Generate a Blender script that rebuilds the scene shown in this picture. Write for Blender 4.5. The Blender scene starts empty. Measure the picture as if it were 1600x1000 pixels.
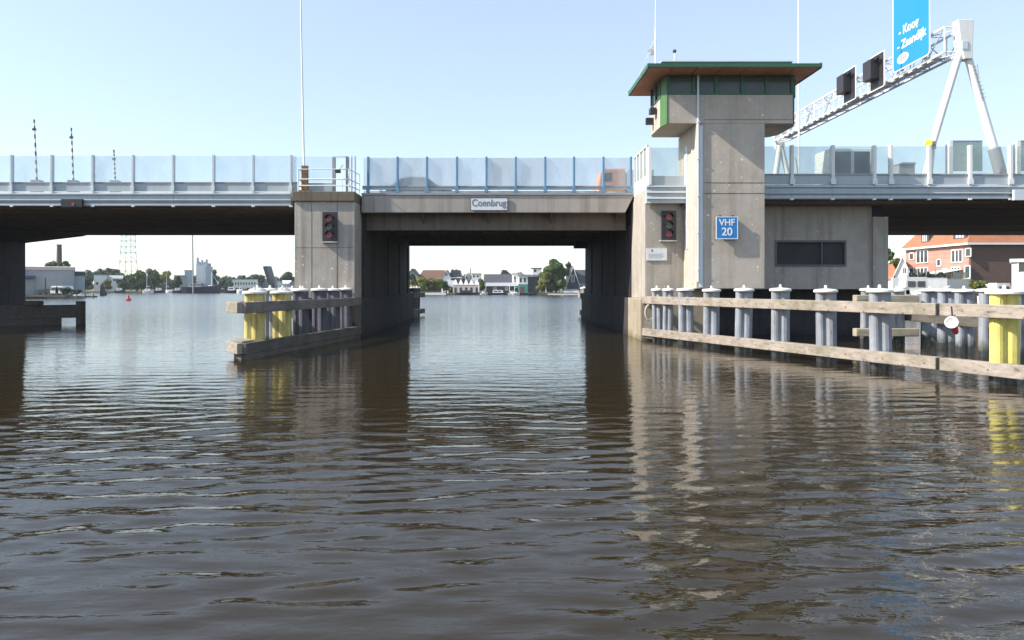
import bpy, math, random
import numpy as np
from mathutils import Vector, Matrix
R = math.radians
C = bpy.context.scene.collection
random.seed(7)

# ---------------------------------------------------------------- camera, sky, sun
CX, CY, F, H = 777.0, 447.0, 1100.0, 2.5       # principal point / focal length in photo pixels, eye height
cd = bpy.data.cameras.new('camera'); cam = bpy.data.objects.new('camera', cd); C.objects.link(cam)
cam.location = (0, 0, H); cam.rotation_euler = (R(90), 0, 0)
cd.sensor_width = 36; cd.lens = F / 1600 * 36
cd.shift_x = (800 - CX) / 1600; cd.shift_y = -(500 - CY) / 1600
cd.clip_start = .1; cd.clip_end = 6000
bpy.context.scene.camera = cam
SUN = Vector((-1, -.20, .79)).normalized()
elev = math.asin(SUN.z)
w = bpy.data.worlds.new('World'); bpy.context.scene.world = w; w.use_nodes = True
nt = w.node_tree; bg = nt.nodes['Background']
sky = nt.nodes.new('ShaderNodeTexSky'); sky.sky_type = 'NISHITA'; sky.sun_disc = False
sky.sun_elevation = elev; sky.sun_rotation = math.atan2(SUN.x, SUN.y)
sky.air_density = 1.0; sky.dust_density = .6; sky.ozone_density = 1.2; sky.altitude = 0
hz = nt.nodes.new('ShaderNodeMix'); hz.data_type = 'RGBA'; hz.inputs[0].default_value = .34   # thin bright summer haze in the sky
hz.inputs[7].default_value = (3.9, 4.4, 5.1, 1)
nt.links.new(sky.outputs[0], hz.inputs[6]); nt.links.new(hz.outputs[2], bg.inputs[0]); bg.inputs[1].default_value = .15
sd = bpy.data.lights.new('sun', 'SUN'); sun = bpy.data.objects.new('sun', sd); C.objects.link(sun)
sd.energy = 4.9; sd.angle = R(.5); sd.color = (1, .93, .82)
sun.rotation_euler = (-SUN).to_track_quat('-Z', 'Y').to_euler()
vs = bpy.context.scene.view_settings
vs.view_transform = 'Standard'; vs.look = 'None'; vs.exposure = 0.72; vs.gamma = 1
bpy.context.scene.cycles.max_bounces = 8
bpy.context.scene.cycles.transparent_max_bounces = 16
bpy.context.scene.cycles.caustics_reflective = False
bpy.context.scene.cycles.caustics_refractive = False

def at(px, py, Y):
    return ((px - CX) / F * Y, Y, H + (CY - py) / F * Y)
def X_(px, Y): return (px - CX) / F * Y
def Z_(py, Y): return H + (CY - py) / F * Y

# ---------------------------------------------------------------- materials
def newmat(name):
    m = bpy.data.materials.new(name); m.use_nodes = True
    return m, m.node_tree, m.node_tree.nodes['Principled BSDF']
def col(c): return (c[0], c[1], c[2], 1)
def ramp(nt, fac, stops):
    r = nt.nodes.new('ShaderNodeValToRGB')
    while len(r.color_ramp.elements) < len(stops): r.color_ramp.elements.new(.5)
    for e, (p, c) in zip(r.color_ramp.elements, stops):
        e.position = p; e.color = col(c)
    nt.links.new(fac, r.inputs[0]); return r.outputs[0]
def noise(nt, scale, detail=4, rough=.55, sc=None, dist=0):
    tc = nt.nodes.new('ShaderNodeTexCoord'); mp = nt.nodes.new('ShaderNodeMapping')
    if sc: mp.inputs['Scale'].default_value = sc
    n = nt.nodes.new('ShaderNodeTexNoise'); n.inputs['Scale'].default_value = scale
    n.inputs['Detail'].default_value = detail; n.inputs['Roughness'].default_value = rough
    n.inputs['Distortion'].default_value = dist
    nt.links.new(tc.outputs['Object'], mp.inputs[0]); nt.links.new(mp.outputs[0], n.inputs[0])
    return n.outputs[0]
def mix(nt, f, a, b, mode='MIX'):
    m = nt.nodes.new('ShaderNodeMix'); m.data_type = 'RGBA'; m.blend_type = mode
    for s, v in ((m.inputs[0], f), (m.inputs[6], a), (m.inputs[7], b)):
        if hasattr(v, 'links') or hasattr(v, 'is_linked'): nt.links.new(v, s)
        else: s.default_value = v if not isinstance(v, tuple) else col(v)
    return m.outputs[2]
def mul(c, k): return tuple(min(1, x * k) for x in c[:3])
def plain(name, c, rough=.6, var=.18, scale=3.0, metal=0, streak=0, bump=0, dirt=None, spec=None):
    """base colour with two scales of wear, optional vertical streaks"""
    m, nt, b = newmat(name)
    n = noise(nt, scale, 6, .6)
    o = ramp(nt, n, [(.3, mul(c, 1 - var)), (.7, mul(c, 1 + var))])
    n2 = noise(nt, scale * .23, 3, .5)
    o = mix(nt, .5, o, ramp(nt, n2, [(.35, mul(c, 1 - var * .8)), (.65, mul(c, 1 + var * .6))]))
    if streak:
        s = noise(nt, 1, 5, .6, (scale * 2.4, scale * 2.4, scale * .09))
        f = ramp(nt, s, [(.48, (0, 0, 0)), (.68, (streak,) * 3)])
        o = mix(nt, f, o, dirt or mul(c, .45))
    nt.links.new(o, b.inputs['Base Color'])
    b.inputs['Roughness'].default_value = rough; b.inputs['Metallic'].default_value = metal
    if spec is not None: b.inputs['Specular IOR Level'].default_value = spec
    if bump:
        bp = nt.nodes.new('ShaderNodeBump'); bp.inputs['Strength'].default_value = bump
        bp.inputs['Distance'].default_value = .02
        nt.links.new(noise(nt, scale * 8, 5, .65), bp.inputs['Height']); nt.links.new(bp.outputs[0], b.inputs['Normal'])
    return m
def concrete(name, c, streak=.5, dark=None, wet=None, scale=1.2):
    m, nt, b = newmat(name)
    n = noise(nt, scale, 8, .62)
    o = ramp(nt, n, [(.25, mul(c, .62)), (.48, c), (.78, mul(c, 1.28))])
    wm = noise(nt, 1.1, 6, .65, (1.3, 1.3, .8), .6)
    o = mix(nt, ramp(nt, wm, [(.46, (0, 0, 0)), (.62, (.55, .55, .55))]), o, (c[0] * .86, c[1] * .74, c[2] * .56))
    big = noise(nt, .35, 3, .5)
    o = mix(nt, .5, o, ramp(nt, big, [(.3, mul(c, .78)), (.7, mul(c, 1.12))]))
    s = noise(nt, 1, 6, .6, (2.6, 2.6, .13))
    o = mix(nt, ramp(nt, s, [(.5, (0, 0, 0)), (.7, (streak,) * 3)]), o, dark or mul(c, .42))
    s2 = noise(nt, 1, 4, .6, (4.5, 4.5, .25))
    o = mix(nt, ramp(nt, s2, [(.62, (0, 0, 0)), (.75, (streak * .7,) * 3)]), o, mul(c, 1.5))
    sp = noise(nt, 14, 2, .5)
    o = mix(nt, ramp(nt, sp, [(.68, (0, 0, 0)), (.74, (.5, .5, .5))]), o, mul(c, .45))
    o = mix(nt, ramp(nt, noise(nt, 5.5, 2, .4, None, .3), [(.70, (0, 0, 0)), (.735, (.8, .8, .8))]), o, mul(c, 1.7))
    if wet is not None:                      # algae / tide band near the water, a real stain
        tc = nt.nodes.new('ShaderNodeTexCoord'); geo = nt.nodes.new('ShaderNodeNewGeometry')
        sx = nt.nodes.new('ShaderNodeSeparateXYZ'); nt.links.new(geo.outputs['Position'], sx.inputs[0])
        ad = nt.nodes.new('ShaderNodeMath'); ad.operation = 'MULTIPLY_ADD'
        nt.links.new(noise(nt, 1.5, 5, .6, (1, 1, .4)), ad.inputs[0]); ad.inputs[1].default_value = 1.2
        nt.links.new(sx.outputs[2], ad.inputs[2])
        o = mix(nt, ramp(nt, ad.outputs[0], [(.0, (1, 1, 1)), (.5, (1, 1, 1)), (.98, (0, 0, 0))]), o, wet)
    nt.links.new(o, b.inputs['Base Color']); b.inputs['Roughness'].default_value = .88
    b.inputs['Specular IOR Level'].default_value = .25
    bp = nt.nodes.new('ShaderNodeBump'); bp.inputs['Strength'].default_value = .35; bp.inputs['Distance'].default_value = .03
    nt.links.new(noise(nt, 9, 8, .7), bp.inputs['Height']); nt.links.new(bp.outputs[0], b.inputs['Normal'])
    return m
def timber(name, c, axis=0):
    m, nt, b = newmat(name)
    sc = [9, 9, 9]; sc[axis] = .6
    g = noise(nt, 1, 6, .65, tuple(sc), .4)
    o = ramp(nt, g, [(.30, mul(c, .35)), (.42, c), (.7, mul(c, 1.45))])
    n = noise(nt, .9, 5, .6)
    o = mix(nt, ramp(nt, n, [(.45, (0, 0, 0)), (.7, (.75, .75, .75))]), o, (c[0] * .55, c[1] * .6, c[2] * .42))
    n = noise(nt, 2.2, 5, .6)
    o = mix(nt, ramp(nt, n, [(.58, (0, 0, 0)), (.72, (.7, .7, .7))]), o, mul(c, 1.5))
    nt.links.new(o, b.inputs['Base Color']); b.inputs['Roughness'].default_value = .85
    bp = nt.nodes.new('ShaderNodeBump'); bp.inputs['Strength'].default_value = .6; bp.inputs['Distance'].default_value = .02
    nt.links.new(g, bp.inputs['Height']); nt.links.new(bp.outputs[0], b.inputs['Normal'])
    return m
def leafmat(name, c):
    c = mul(c, 1.35)
    m, nt, b = newmat(name)
    n = noise(nt, .5, 3, .5); n2 = noise(nt, 5, 3, .6)
    o = ramp(nt, n, [(.3, mul(c, .6)), (.7, (c[0] * 1.5, c[1] * 1.3, c[2] * 1.1))])
    o = mix(nt, .5, o, ramp(nt, n2, [(.3, mul(c, .55)), (.7, mul(c, 1.5))]))
    nt.links.new(o, b.inputs['Base Color']); b.inputs['Roughness'].default_value = .6
    tr = nt.nodes.new('ShaderNodeBsdfTranslucent'); nt.links.new(o, tr.inputs[0])
    ms = nt.nodes.new('ShaderNodeMixShader'); ms.inputs[0].default_value = .3
    nt.links.new(b.outputs[0], ms.inputs[1]); nt.links.new(tr.outputs[0], ms.inputs[2])
    nt.links.new(ms.outputs[0], nt.nodes['Material Output'].inputs[0])
    return m
def glassmat(name, tint, milky, dirtscale=1.3):
    m, nt, b = newmat(name)
    tr = nt.nodes.new('ShaderNodeBsdfTransparent'); tr.inputs[0].default_value = col(tint)
    b.inputs['Base Color'].default_value = col((.78, .80, .80)); b.inputs['Roughness'].default_value = .12
    tl = nt.nodes.new('ShaderNodeBsdfTranslucent'); tl.inputs[0].default_value = col((.78, .84, .87))
    m1 = nt.nodes.new('ShaderNodeMixShader'); m1.inputs[0].default_value = .5
    nt.links.new(b.outputs[0], m1.inputs[1]); nt.links.new(tl.outputs[0], m1.inputs[2])
    ms = nt.nodes.new('ShaderNodeMixShader')
    f = ramp(nt, noise(nt, dirtscale, 5, .6, (1, 1, .4)), [(.3, (milky * .7,) * 3), (.7, (milky * 1.3,) * 3)])
    oi = nt.nodes.new('ShaderNodeObjectInfo'); mm = nt.nodes.new('ShaderNodeMapRange'); mm.inputs[3].default_value = .55; mm.inputs[4].default_value = 1.45
    nt.links.new(oi.outputs['Random'], mm.inputs[0]); mu = nt.nodes.new('ShaderNodeMath'); mu.operation = 'MULTIPLY'
    nt.links.new(f, mu.inputs[0]); nt.links.new(mm.outputs[0], mu.inputs[1]); f = mu.outputs[0]
    nt.links.new(f, ms.inputs[0]); nt.links.new(tr.outputs[0], ms.inputs[1]); nt.links.new(m1.outputs[0], ms.inputs[2])
    nt.links.new(ms.outputs[0], nt.nodes['Material Output'].inputs[0])
    return m
def brick(name, c, mortar, scale=5):
    m, nt, b = newmat(name)
    tc = nt.nodes.new('ShaderNodeTexCoord'); br = nt.nodes.new('ShaderNodeTexBrick')
    mp = nt.nodes.new('ShaderNodeMapping'); mp.inputs['Rotation'].default_value = (R(90), 0, R(90))
    nt.links.new(tc.outputs['Object'], mp.inputs[0]); nt.links.new(mp.outputs[0], br.inputs[0])
    br.inputs['Scale'].default_value = scale
    br.inputs['Color1'].default_value = col(mul(c, .85)); br.inputs['Color2'].default_value = col(mul(c, 1.2))
    br.inputs['Mortar'].default_value = col(mortar); br.inputs['Mortar Size'].default_value = .015
    o = mix(nt, .35, br.outputs[0], ramp(nt, noise(nt, .6, 5, .6), [(.3, mul(c, .7)), (.7, mul(c, 1.3))]))
    nt.links.new(o, b.inputs['Base Color']); b.inputs['Roughness'].default_value = .85
    return m

def pilemat(name, c, grime=.38):
    m, nt, b = newmat(name)
    geo = nt.nodes.new('ShaderNodeNewGeometry'); sx = nt.nodes.new('ShaderNodeSeparateXYZ'); nt.links.new(geo.outputs['Position'], sx.inputs[0])
    o = ramp(nt, noise(nt, 2.5, 6, .6), [(.3, mul(c, .82)), (.7, mul(c, 1.15))])
    s = noise(nt, 1, 6, .65, (8, 8, .5))
    o = mix(nt, ramp(nt, s, [(.5, (0, 0, 0)), (.66, (grime,) * 3)]), o, (c[0] * .45, c[1] * .38, c[2] * .26))
    s = noise(nt, 1, 4, .6, (14, 14, 1.6))
    o = mix(nt, ramp(nt, s, [(.62, (0, 0, 0)), (.68, (.75,) * 3)]), o, (.16, .10, .06))
    s = noise(nt, 1, 4, .6, (11, 11, 2.5))
    o = mix(nt, ramp(nt, s, [(.64, (0, 0, 0)), (.69, (.35,) * 3)]), o, (.62, .61, .57))
    ad = nt.nodes.new('ShaderNodeMath'); ad.operation = 'MULTIPLY_ADD'
    nt.links.new(noise(nt, 3, 5, .6, (1, 1, .6)), ad.inputs[0]); ad.inputs[1].default_value = .8; nt.links.new(sx.outputs[2], ad.inputs[2])
    o = mix(nt, ramp(nt, ad.outputs[0], [(.0, (1, 1, 1)), (.62, (1, 1, 1)), (.95, (0, 0, 0))]), o, (.045, .05, .03))
    nt.links.new(o, b.inputs['Base Color']); b.inputs['Roughness'].default_value = .55; return m
MAT = {}
MAT['concrete'] = concrete('concrete_tower', (.50, .445, .385), .3)
MAT['pier'] = concrete('concrete_pier', (.42, .385, .345), .5, wet=(.075, .07, .045))
MAT['pierdark'] = concrete('concrete_shaded', (.055, .052, .055), .6, wet=(.02, .02, .02))  # near-black tone paints the shade under the bridge into the concrete
MAT['plinth'] = concrete('concrete_plinth', (.36, .31, .24), .5, wet=(.13, .12, .05))
MAT['cap'] = concrete('concrete_mossy_cap', (.17, .145, .11), .9, dark=(.05, .05, .025), scale=4)
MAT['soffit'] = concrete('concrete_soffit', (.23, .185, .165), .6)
MAT['beam'] = plain('painted_steel_beam', (.37, .335, .305), .7, .14, 1.2, streak=.45, dirt=(.12, .09, .06))
MAT['girder'] = plain('brown_steel_girder', (.19, .155, .125), .7, .2, 1.1, streak=.6, dirt=(.08, .055, .04))
MAT['alu'] = plain('grey_aluminium', (.42, .47, .50), .45, .1, .9, streak=.25, dirt=(.3, .32, .33))
MAT['alulight'] = plain('pale_aluminium', (.62, .68, .72), .45, .08, 1.2, streak=.2, dirt=(.4, .42, .42))
MAT['bluepost'] = plain('blue_paint', (.13, .27, .42), .5, .15, 3, streak=.3)
MAT['white'] = plain('white_paint', (.80, .80, .78), .5, .06, 2, streak=.25, dirt=(.55, .5, .42))
MAT['galv'] = plain('galvanised_steel', (.5, .5, .5), .5, .18, 6, metal=.3)
MAT['grey'] = plain('grey_paint', (.3, .31, .33), .6, .15, 2)
MAT['dark'] = plain('dark_paint', (.025, .022, .028), .5, .2, 4)
MAT['black'] = plain('black_plastic', (.012, .012, .014), .4, .2, 4)
MAT['green'] = plain('green_paint', (.030, .115, .06), .45, .2, 3, streak=.3, dirt=(.03, .06, .03))
MAT['framegrey'] = plain('dark_grey_frame', (.12, .125, .13), .6, .15, 2)
MAT['louvre'] = plain('louvre_slats', (.085, .088, .088), .85, .2, 2)
MAT['greenlit'] = plain('sunlit_green_paint', (.065, .155, .045), .5, .2, 3, streak=.3, dirt=(.05, .12, .03))  # sunlight put into a lighter copy of the green paint
MAT['soffitwood'] = plain('red_brown_boards', (.66, .28, .16), .7, .2, 2.2, streak=.3, dirt=(.15, .05, .03))
def seeglass(name):
    m, nt, b = newmat(name)
    tr = nt.nodes.new('ShaderNodeBsdfTransparent'); tr.inputs[0].default_value = col((.60, .68, .64))
    b.inputs['Base Color'].default_value = col((.14, .18, .17)); b.inputs['Roughness'].default_value = .05
    ms = nt.nodes.new('ShaderNodeMixShader'); ms.inputs[0].default_value = .6
    nt.links.new(tr.outputs[0], ms.inputs[1]); nt.links.new(b.outputs[0], ms.inputs[2])
    nt.links.new(ms.outputs[0], nt.nodes['Material Output'].inputs[0]); return m
MAT['roomglass'] = seeglass('tinted_room_glass')
MAT['cabinglass'] = plain('dark_window_glass', (.035, .045, .045), .06, .4, .8, spec=.6)
MAT['glass'] = glassmat('milky_barrier_glass', (.93, .96, .965), .17)
MAT['glassspan'] = glassmat('milky_span_glass', (.94, .95, .96), .44)
MAT['glassr'] = glassmat('green_barrier_glass', (.88, .92, .90), .24)
MAT['shelterglass'] = glassmat('smoked_glass', (.55, .6, .55), .30)
MAT['timber'] = timber('weathered_timber_long', (.275, .235, .20), 1)
MAT['timbershade'] = timber('shaded_worn_timber', (.17, .15, .14), 1)  # weathered timber, darkened to paint the waling's shaded channel face
MAT['timberx'] = timber('weathered_timber_cross', (.33, .29, .22), 0)
MAT['timberdark'] = timber('dark_and_shaded_timber', (.10, .088, .078), 1)  # dark timber; on the fender walings the tone paints their shade
MAT['pile'] = pilemat('blue_grey_pile', (.27, .29, .33))
MAT['piledark'] = pilemat('dark_blue_shaded_pile', (.075, .08, .105), .6)  # dark blue, deepened to paint the shaded left fender piles
MAT['pileyellow'] = pilemat('yellow_pile', (.70, .62, .17), .35)
MAT['pileoldyellow'] = pilemat('worn_yellow_pile', (.56, .48, .17), .8)
MAT['pilewet'] = plain('wet_pile_foot', (.04, .045, .045), .3, .4, 5)
MAT['capwhite'] = plain('white_pile_cap', (.74, .72, .68), .55, .12, 5, streak=.2, dirt=(.4, .36, .28))
MAT['red'] = plain('red_paint', (.5, .04, .04), .5, .15, 4)
MAT['redlamp'] = plain('red_lens', (.34, .05, .06), .25, .15, 9)
MAT['greylamp'] = plain('unlit_lens', (.10, .11, .11), .25, .15, 9)
MAT['yellow'] = plain('yellow_plastic', (.8, .65, .03), .45, .1, 6)
MAT['signblue'] = plain('sign_blue', (.02, .20, .52), .4, .08, 2)
MAT['roadblue'] = plain('road_sign_blue', (.01, .23, .55), .4, .06, 1)
MAT['signwhite'] = plain('sign_white', (.70, .72, .74), .45, .06, 3, streak=.15)
MAT['letter'] = plain('dark_lettering', (.13, .16, .21), .5, .15, 6)
MAT['letterw'] = plain('white_lettering', (.8, .82, .85), .5, .04, 6)
MAT['rust'] = plain('rusty_steel', (.22, .13, .08), .85, .4, 8, streak=.5)
MAT['rope'] = plain('pale_rope', (.5, .45, .36), .9, .2, 20)
MAT['asphalt'] = plain('asphalt', (.05, .05, .052), .9, .2, 8)

# ---------------------------------------------------------------- mesh building
class B:
    def __init__(s): s.v = []; s.f = []
    def add(s, vs, fs):
        n = len(s.v); s.v += [tuple(map(float, p)) for p in vs]; s.f += [tuple(i + n for i in f) for f in fs]; return s
    def box(s, x0, x1, y0, y1, z0, z1):
        x0, x1 = sorted((x0, x1)); y0, y1 = sorted((y0, y1)); z0, z1 = sorted((z0, z1))
        return s.add([(x0,y0,z0),(x1,y0,z0),(x1,y1,z0),(x0,y1,z0),(x0,y0,z1),(x1,y0,z1),(x1,y1,z1),(x0,y1,z1)],
                     [(0,3,2,1),(4,5,6,7),(0,1,5,4),(1,2,6,5),(2,3,7,6),(3,0,4,7)])
    def prism(s, poly, a, b, axis='z'):
        """poly: 2-D outline; extruded from a to b along axis (x: poly=(y,z); y: poly=(x,z); z: poly=(x,y))"""
        def P(p, t):
            return {'x': (t, p[0], p[1]), 'y': (p[0], t, p[1]), 'z': (p[0], p[1], t)}[axis]
        n = len(poly)
        s.add([P(p, a) for p in poly] + [P(p, b) for p in poly],
              [tuple(range(n))[::-1], tuple(range(n, 2 * n))] + [(i, (i + 1) % n, n + (i + 1) % n, n + i) for i in range(n)])
        return s
    def tube(s, p0, p1, r0, r1=None, n=8, sq=False):
        p0 = Vector(p0); p1 = Vector(p1); r1 = r0 if r1 is None else r1
        d = (p1 - p0).normalized(); u = d.orthogonal().normalized()
        if abs(d.z) < .99: u = d.cross(Vector((0, 0, 1))).normalized()
        else: u = Vector((1, 0, 0)); u = (u - d * u.dot(d)).normalized()
        q = d.cross(u)
        ofs = math.pi / n if sq else 0
        ring = [(math.cos(2 * math.pi * i / n + ofs), math.sin(2 * math.pi * i / n + ofs)) for i in range(n)]
        vs = [p0 + (u * c + q * t) * r0 for c, t in ring] + [p1 + (u * c + q * t) * r1 for c, t in ring]
        s.add(vs, [tuple(range(n))[::-1], tuple(range(n, 2 * n))] + [(i, (i + 1) % n, n + (i + 1) % n, n + i) for i in range(n)])
        return s
    def lathe(s, cx, cy, prof, n=20):
        vs = []; fs = []
        for r, z in prof:
            for i in range(n):
                a = 2 * math.pi * i / n; vs.append((cx + r * math.cos(a), cy + r * math.sin(a), z))
        for k in range(len(prof) - 1):
            for i in range(n):
                j = (i + 1) % n; fs.append((k*n+i, k*n+j, (k+1)*n+j, (k+1)*n+i))
        fs.append(tuple(range(n))[::-1]); fs.append(tuple(range((len(prof)-1)*n, len(prof)*n)))
        return s.add(vs, fs)
    def bar(s, p0, p1, w, h):
        """horizontal bar of width w and height h (top at p.z)"""
        p0 = Vector(p0); p1 = Vector(p1); d = (p1 - p0); d.z = 0; d.normalize(); u = Vector((-d.y, d.x, 0)) * w / 2
        up = Vector((0, 0, h))
        return s.add([p0-u-up, p0+u-up, p1+u-up, p1-u-up, p0-u, p0+u, p1+u, p1-u],
                     [(0,3,2,1),(4,5,6,7),(0,1,5,4),(1,2,6,5),(2,3,7,6),(3,0,4,7)])
    def build(s, name, mat, parent=None, loc=None, bevel=0, label=None, smooth=False):
        o0 = Vector(loc) if loc is not None else (Vector(parent['base']) if parent is not None else Vector((0, 0, 0)))
        me = bpy.data.meshes.new(name)
        me.from_pydata([(x - o0.x, y - o0.y, z - o0.z) for x, y, z in s.v], [], s.f); me.update()
        me.materials.append(MAT[mat] if isinstance(mat, str) else mat)
        if smooth:
            for p in me.polygons: p.use_smooth = True
        o = bpy.data.objects.new(name, me); C.objects.link(o)
        if parent is not None: o.parent = parent
        else: o.location = o0
        o['base'] = list(o0)
        if bevel:
            b = o.modifiers.new('bevel', 'BEVEL'); b.width = bevel; b.segments = 2; b.limit_method = 'ANGLE'
        if label: o['label'] = label
        return o
def thing(name, label, cat, loc, group=None):
    o = bpy.data.objects.new(name, None); C.objects.link(o); o.location = loc; o['base'] = list(loc)
    o.empty_display_size = .3
    o['label'] = label; o['category'] = cat
    if group: o['group'] = group
    return o
def tag(o, label, cat, group=None):
    o['label'] = label; o['category'] = cat
    if group: o['group'] = group
    return o
def text(name, body, size, mat, parent, M, extrude=.004, sx=1.0, bold=0):
    cu = bpy.data.curves.new(name, 'FONT'); cu.body = body; cu.size = size; cu.extrude = extrude
    cu.align_x = 'CENTER'; cu.align_y = 'CENTER'; cu.offset = bold
    tmp = bpy.data.objects.new('tmp_text', cu); C.objects.link(tmp)
    dg = bpy.context.evaluated_depsgraph_get()
    me = bpy.data.meshes.new_from_object(tmp.evaluated_get(dg)); me.name = name
    bpy.data.objects.remove(tmp)
    base = Vector(parent['base'])
    me.transform(Matrix.Translation(-base) @ M @ Matrix.Diagonal((sx, 1, 1, 1)))
    me.materials.clear(); me.materials.append(MAT[mat])
    o = bpy.data.objects.new(name, me); C.objects.link(o); o.parent = parent; o['base'] = list(base)
    return o
def facing_front(x, y, z):        # text plane facing the camera side (-Y)
    return Matrix.Translation((x, y, z)) @ Matrix.Rotation(R(90), 4, 'X')
def facing_left(x, y, z):         # text plane facing -X
    return Matrix.Translation((x, y, z)) @ Matrix.Rotation(R(-90), 4, 'Z') @ Matrix.Rotation(R(90), 4, 'X')

# ---------------------------------------------------------------- water
def make_water():
    def axis(a, b, d0, g, flat):
        out = [a]; d = d0
        while out[-1] < b:
            out.append(out[-1] + d)
            if out[-1] > flat: d = min(d * g, 400)
        return out
    ys = axis(2.5, 3000, .042, 1.0085, 9.5)
    xp = axis(0, 3000, .085, 1.02, 12)
    xs = [-x for x in xp[:0:-1]] + xp
    xs = np.array(xs); ys = np.array(ys)
    ys = np.concatenate(([-400, -60, -12, -4, -1, 0, 1.2], ys))
    XX, YY = np.meshgrid(xs, ys)
    DX = np.gradient(xs)[None, :] + 0 * YY; DY = np.gradient(ys)[:, None] + 0 * XX
    Zz = np.zeros_like(XX); rng = np.random.RandomState(5)
    # slow modulation: patches of calmer and rougher water
    mod = .8 + .3 * np.sin(XX * .11 + 1 + .8 * np.sin(YY * .05)) * np.sin(YY * .13 + 2) + .15 * np.sin(XX * .31 + YY * .23)
    for i in range(170):
        L = .12 * (6.2 ** rng.rand()); a = R(90 + 6) + rng.randn() * R(30 if L < .24 else 19)
        k = 2 * math.pi / L; kx = k * math.cos(a); ky = k * math.sin(a)
        amp = (.0030 if L < .45 else .0024) * L * (.5 + rng.rand())
        step = np.abs(kx) * DX + np.abs(ky) * DY            # phase per cell
        fade = np.clip((1.9 - step) / .9, 0, 1)
        ph = rng.rand() * 6.28
        env = .55 + .55 * np.sin(XX * (rng.rand() - .5) * 1.1 + YY * (rng.rand() - .5) * 1.6 + rng.rand() * 6.28)
        s = np.sin(kx * XX + ky * YY + ph)
        Zz += amp * env * fade * (s - .25 * (1 - s * s))
    Zz *= mod
    Zz[(YY < 2)] = 0
    ny, nx = XX.shape
    me = bpy.data.meshes.new('water')
    co = np.stack([XX, YY, Zz], -1).reshape(-1, 3).astype(np.float32)
    idx = np.arange(ny * nx).reshape(ny, nx)
    q = np.stack([idx[:-1, :-1], idx[:-1, 1:], idx[1:, 1:], idx[1:, :-1]], -1).reshape(-1, 4)
    me.vertices.add(len(co)); me.vertices.foreach_set('co', co.ravel())
    me.loops.add(q.size); me.loops.foreach_set('vertex_index', q.ravel().astype(np.int32))
    me.polygons.add(len(q)); me.polygons.foreach_set('loop_start', np.arange(0, q.size, 4, dtype=np.int32))
    me.polygons.foreach_set('loop_total', np.full(len(q), 4, dtype=np.int32))
    me.polygons.foreach_set('use_smooth', np.ones(len(q), dtype=bool))
    me.update(calc_edges=True)
    m, nt, b = newmat('canal_water')
    b.inputs['Base Color'].default_value = col((.026, .0195, .0095)); b.inputs['Roughness'].default_value = .02
    b.inputs['IOR'].default_value = 1.333; b.inputs['Specular IOR Level'].default_value = .62
    tc = nt.nodes.new('ShaderNodeTexCoord')
    def nz(scale, sc, det, rough=.55, dist=.3):
        mp = nt.nodes.new('ShaderNodeMapping'); mp.inputs['Scale'].default_value = sc
        n = nt.nodes.new('ShaderNodeTexNoise'); n.inputs['Scale'].default_value = scale; n.inputs['Detail'].default_value = det
        n.inputs['Roughness'].default_value = rough; n.inputs['Distortion'].default_value = dist
        nt.links.new(tc.outputs['Object'], mp.inputs[0]); nt.links.new(mp.outputs[0], n.inputs[0]); return n.outputs[0]
    def bump(h, dist, prev=None, strength=1):
        bp = nt.nodes.new('ShaderNodeBump'); bp.inputs['Distance'].default_value = dist; bp.inputs['Strength'].default_value = strength
        nt.links.new(h, bp.inputs['Height'])
        if prev is not None: nt.links.new(prev, bp.inputs['Normal'])
        return bp.outputs[0]
    n1 = bump(nz(9, (.6, 1.3, 1), 2), .004)
    n2 = bump(nz(1.3, (.45, 1.3, 1), 3), .02, n1)
    # open water behind the bridge is ruffled by the wind
    geo = nt.nodes.new('ShaderNodeNewGeometry'); sx = nt.nodes.new('ShaderNodeSeparateXYZ'); nt.links.new(geo.outputs['Position'], sx.inputs[0])
    mr = nt.nodes.new('ShaderNodeMapRange'); mr.inputs[1].default_value = 22; mr.inputs[2].default_value = 75; nt.links.new(sx.outputs[1], mr.inputs[0])
    b3 = nt.nodes.new('ShaderNodeBump'); b3.inputs['Distance'].default_value = .07
    nt.links.new(mr.outputs[0], b3.inputs['Strength']); nt.links.new(nz(1.5, (.5, 1.5, 1), 4, .6), b3.inputs['Height']); nt.links.new(n2, b3.inputs['Normal'])
    b4 = nt.nodes.new('ShaderNodeBump'); b4.inputs['Distance'].default_value = .10
    nt.links.new(mr.outputs[0], b4.inputs['Strength']); nt.links.new(nz(.35, (.5, 1.5, 1), 4, .6), b4.inputs['Height']); nt.links.new(b3.outputs[0], b4.inputs['Normal'])
    nt.links.new(b4.outputs[0], b.inputs['Normal'])
    m2 = nt.nodes.new('ShaderNodeMapRange'); m2.inputs[1].default_value = 18; m2.inputs[2].default_value = 90
    m2.inputs[3].default_value = .02; m2.inputs[4].default_value = .17; nt.links.new(sx.outputs[1], m2.inputs[0]); nt.links.new(m2.outputs[0], b.inputs['Roughness'])
    me.materials.append(m)
    o = bpy.data.objects.new('water', me); C.objects.link(o); o['kind'] = 'structure'
make_water()

# banks: one sheet per bank joined in one ground object, with real edges
MAT['grass'] = plain('bank_ground', (.12, .13, .06), .9, .3, .15)
g = B()
g.prism([(-40, 203), (45, 203), (200, 215), (2500, 500), (2500, 3000), (-2500, 3000), (-2500, 262), (-60, 262), (-45, 240)], -1, .55)
g.prism([(-2500, 140), (-90, 140), (-91, 150), (-157, 261.9), (-2500, 261.9)], -1, .6)
g.prism([(46, 80), (2500, 80), (2500, 499), (200, 214), (60, 203.0), (52, 150)], -1, .5)
o = g.build('ground', 'grass'); o['kind'] = 'structure'

# ---------------------------------------------------------------- the bridge
YG, YL, YR, YB = 35.5, 35.0, 32.45, 54.7
ZD = 7.05                                        # road level
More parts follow.
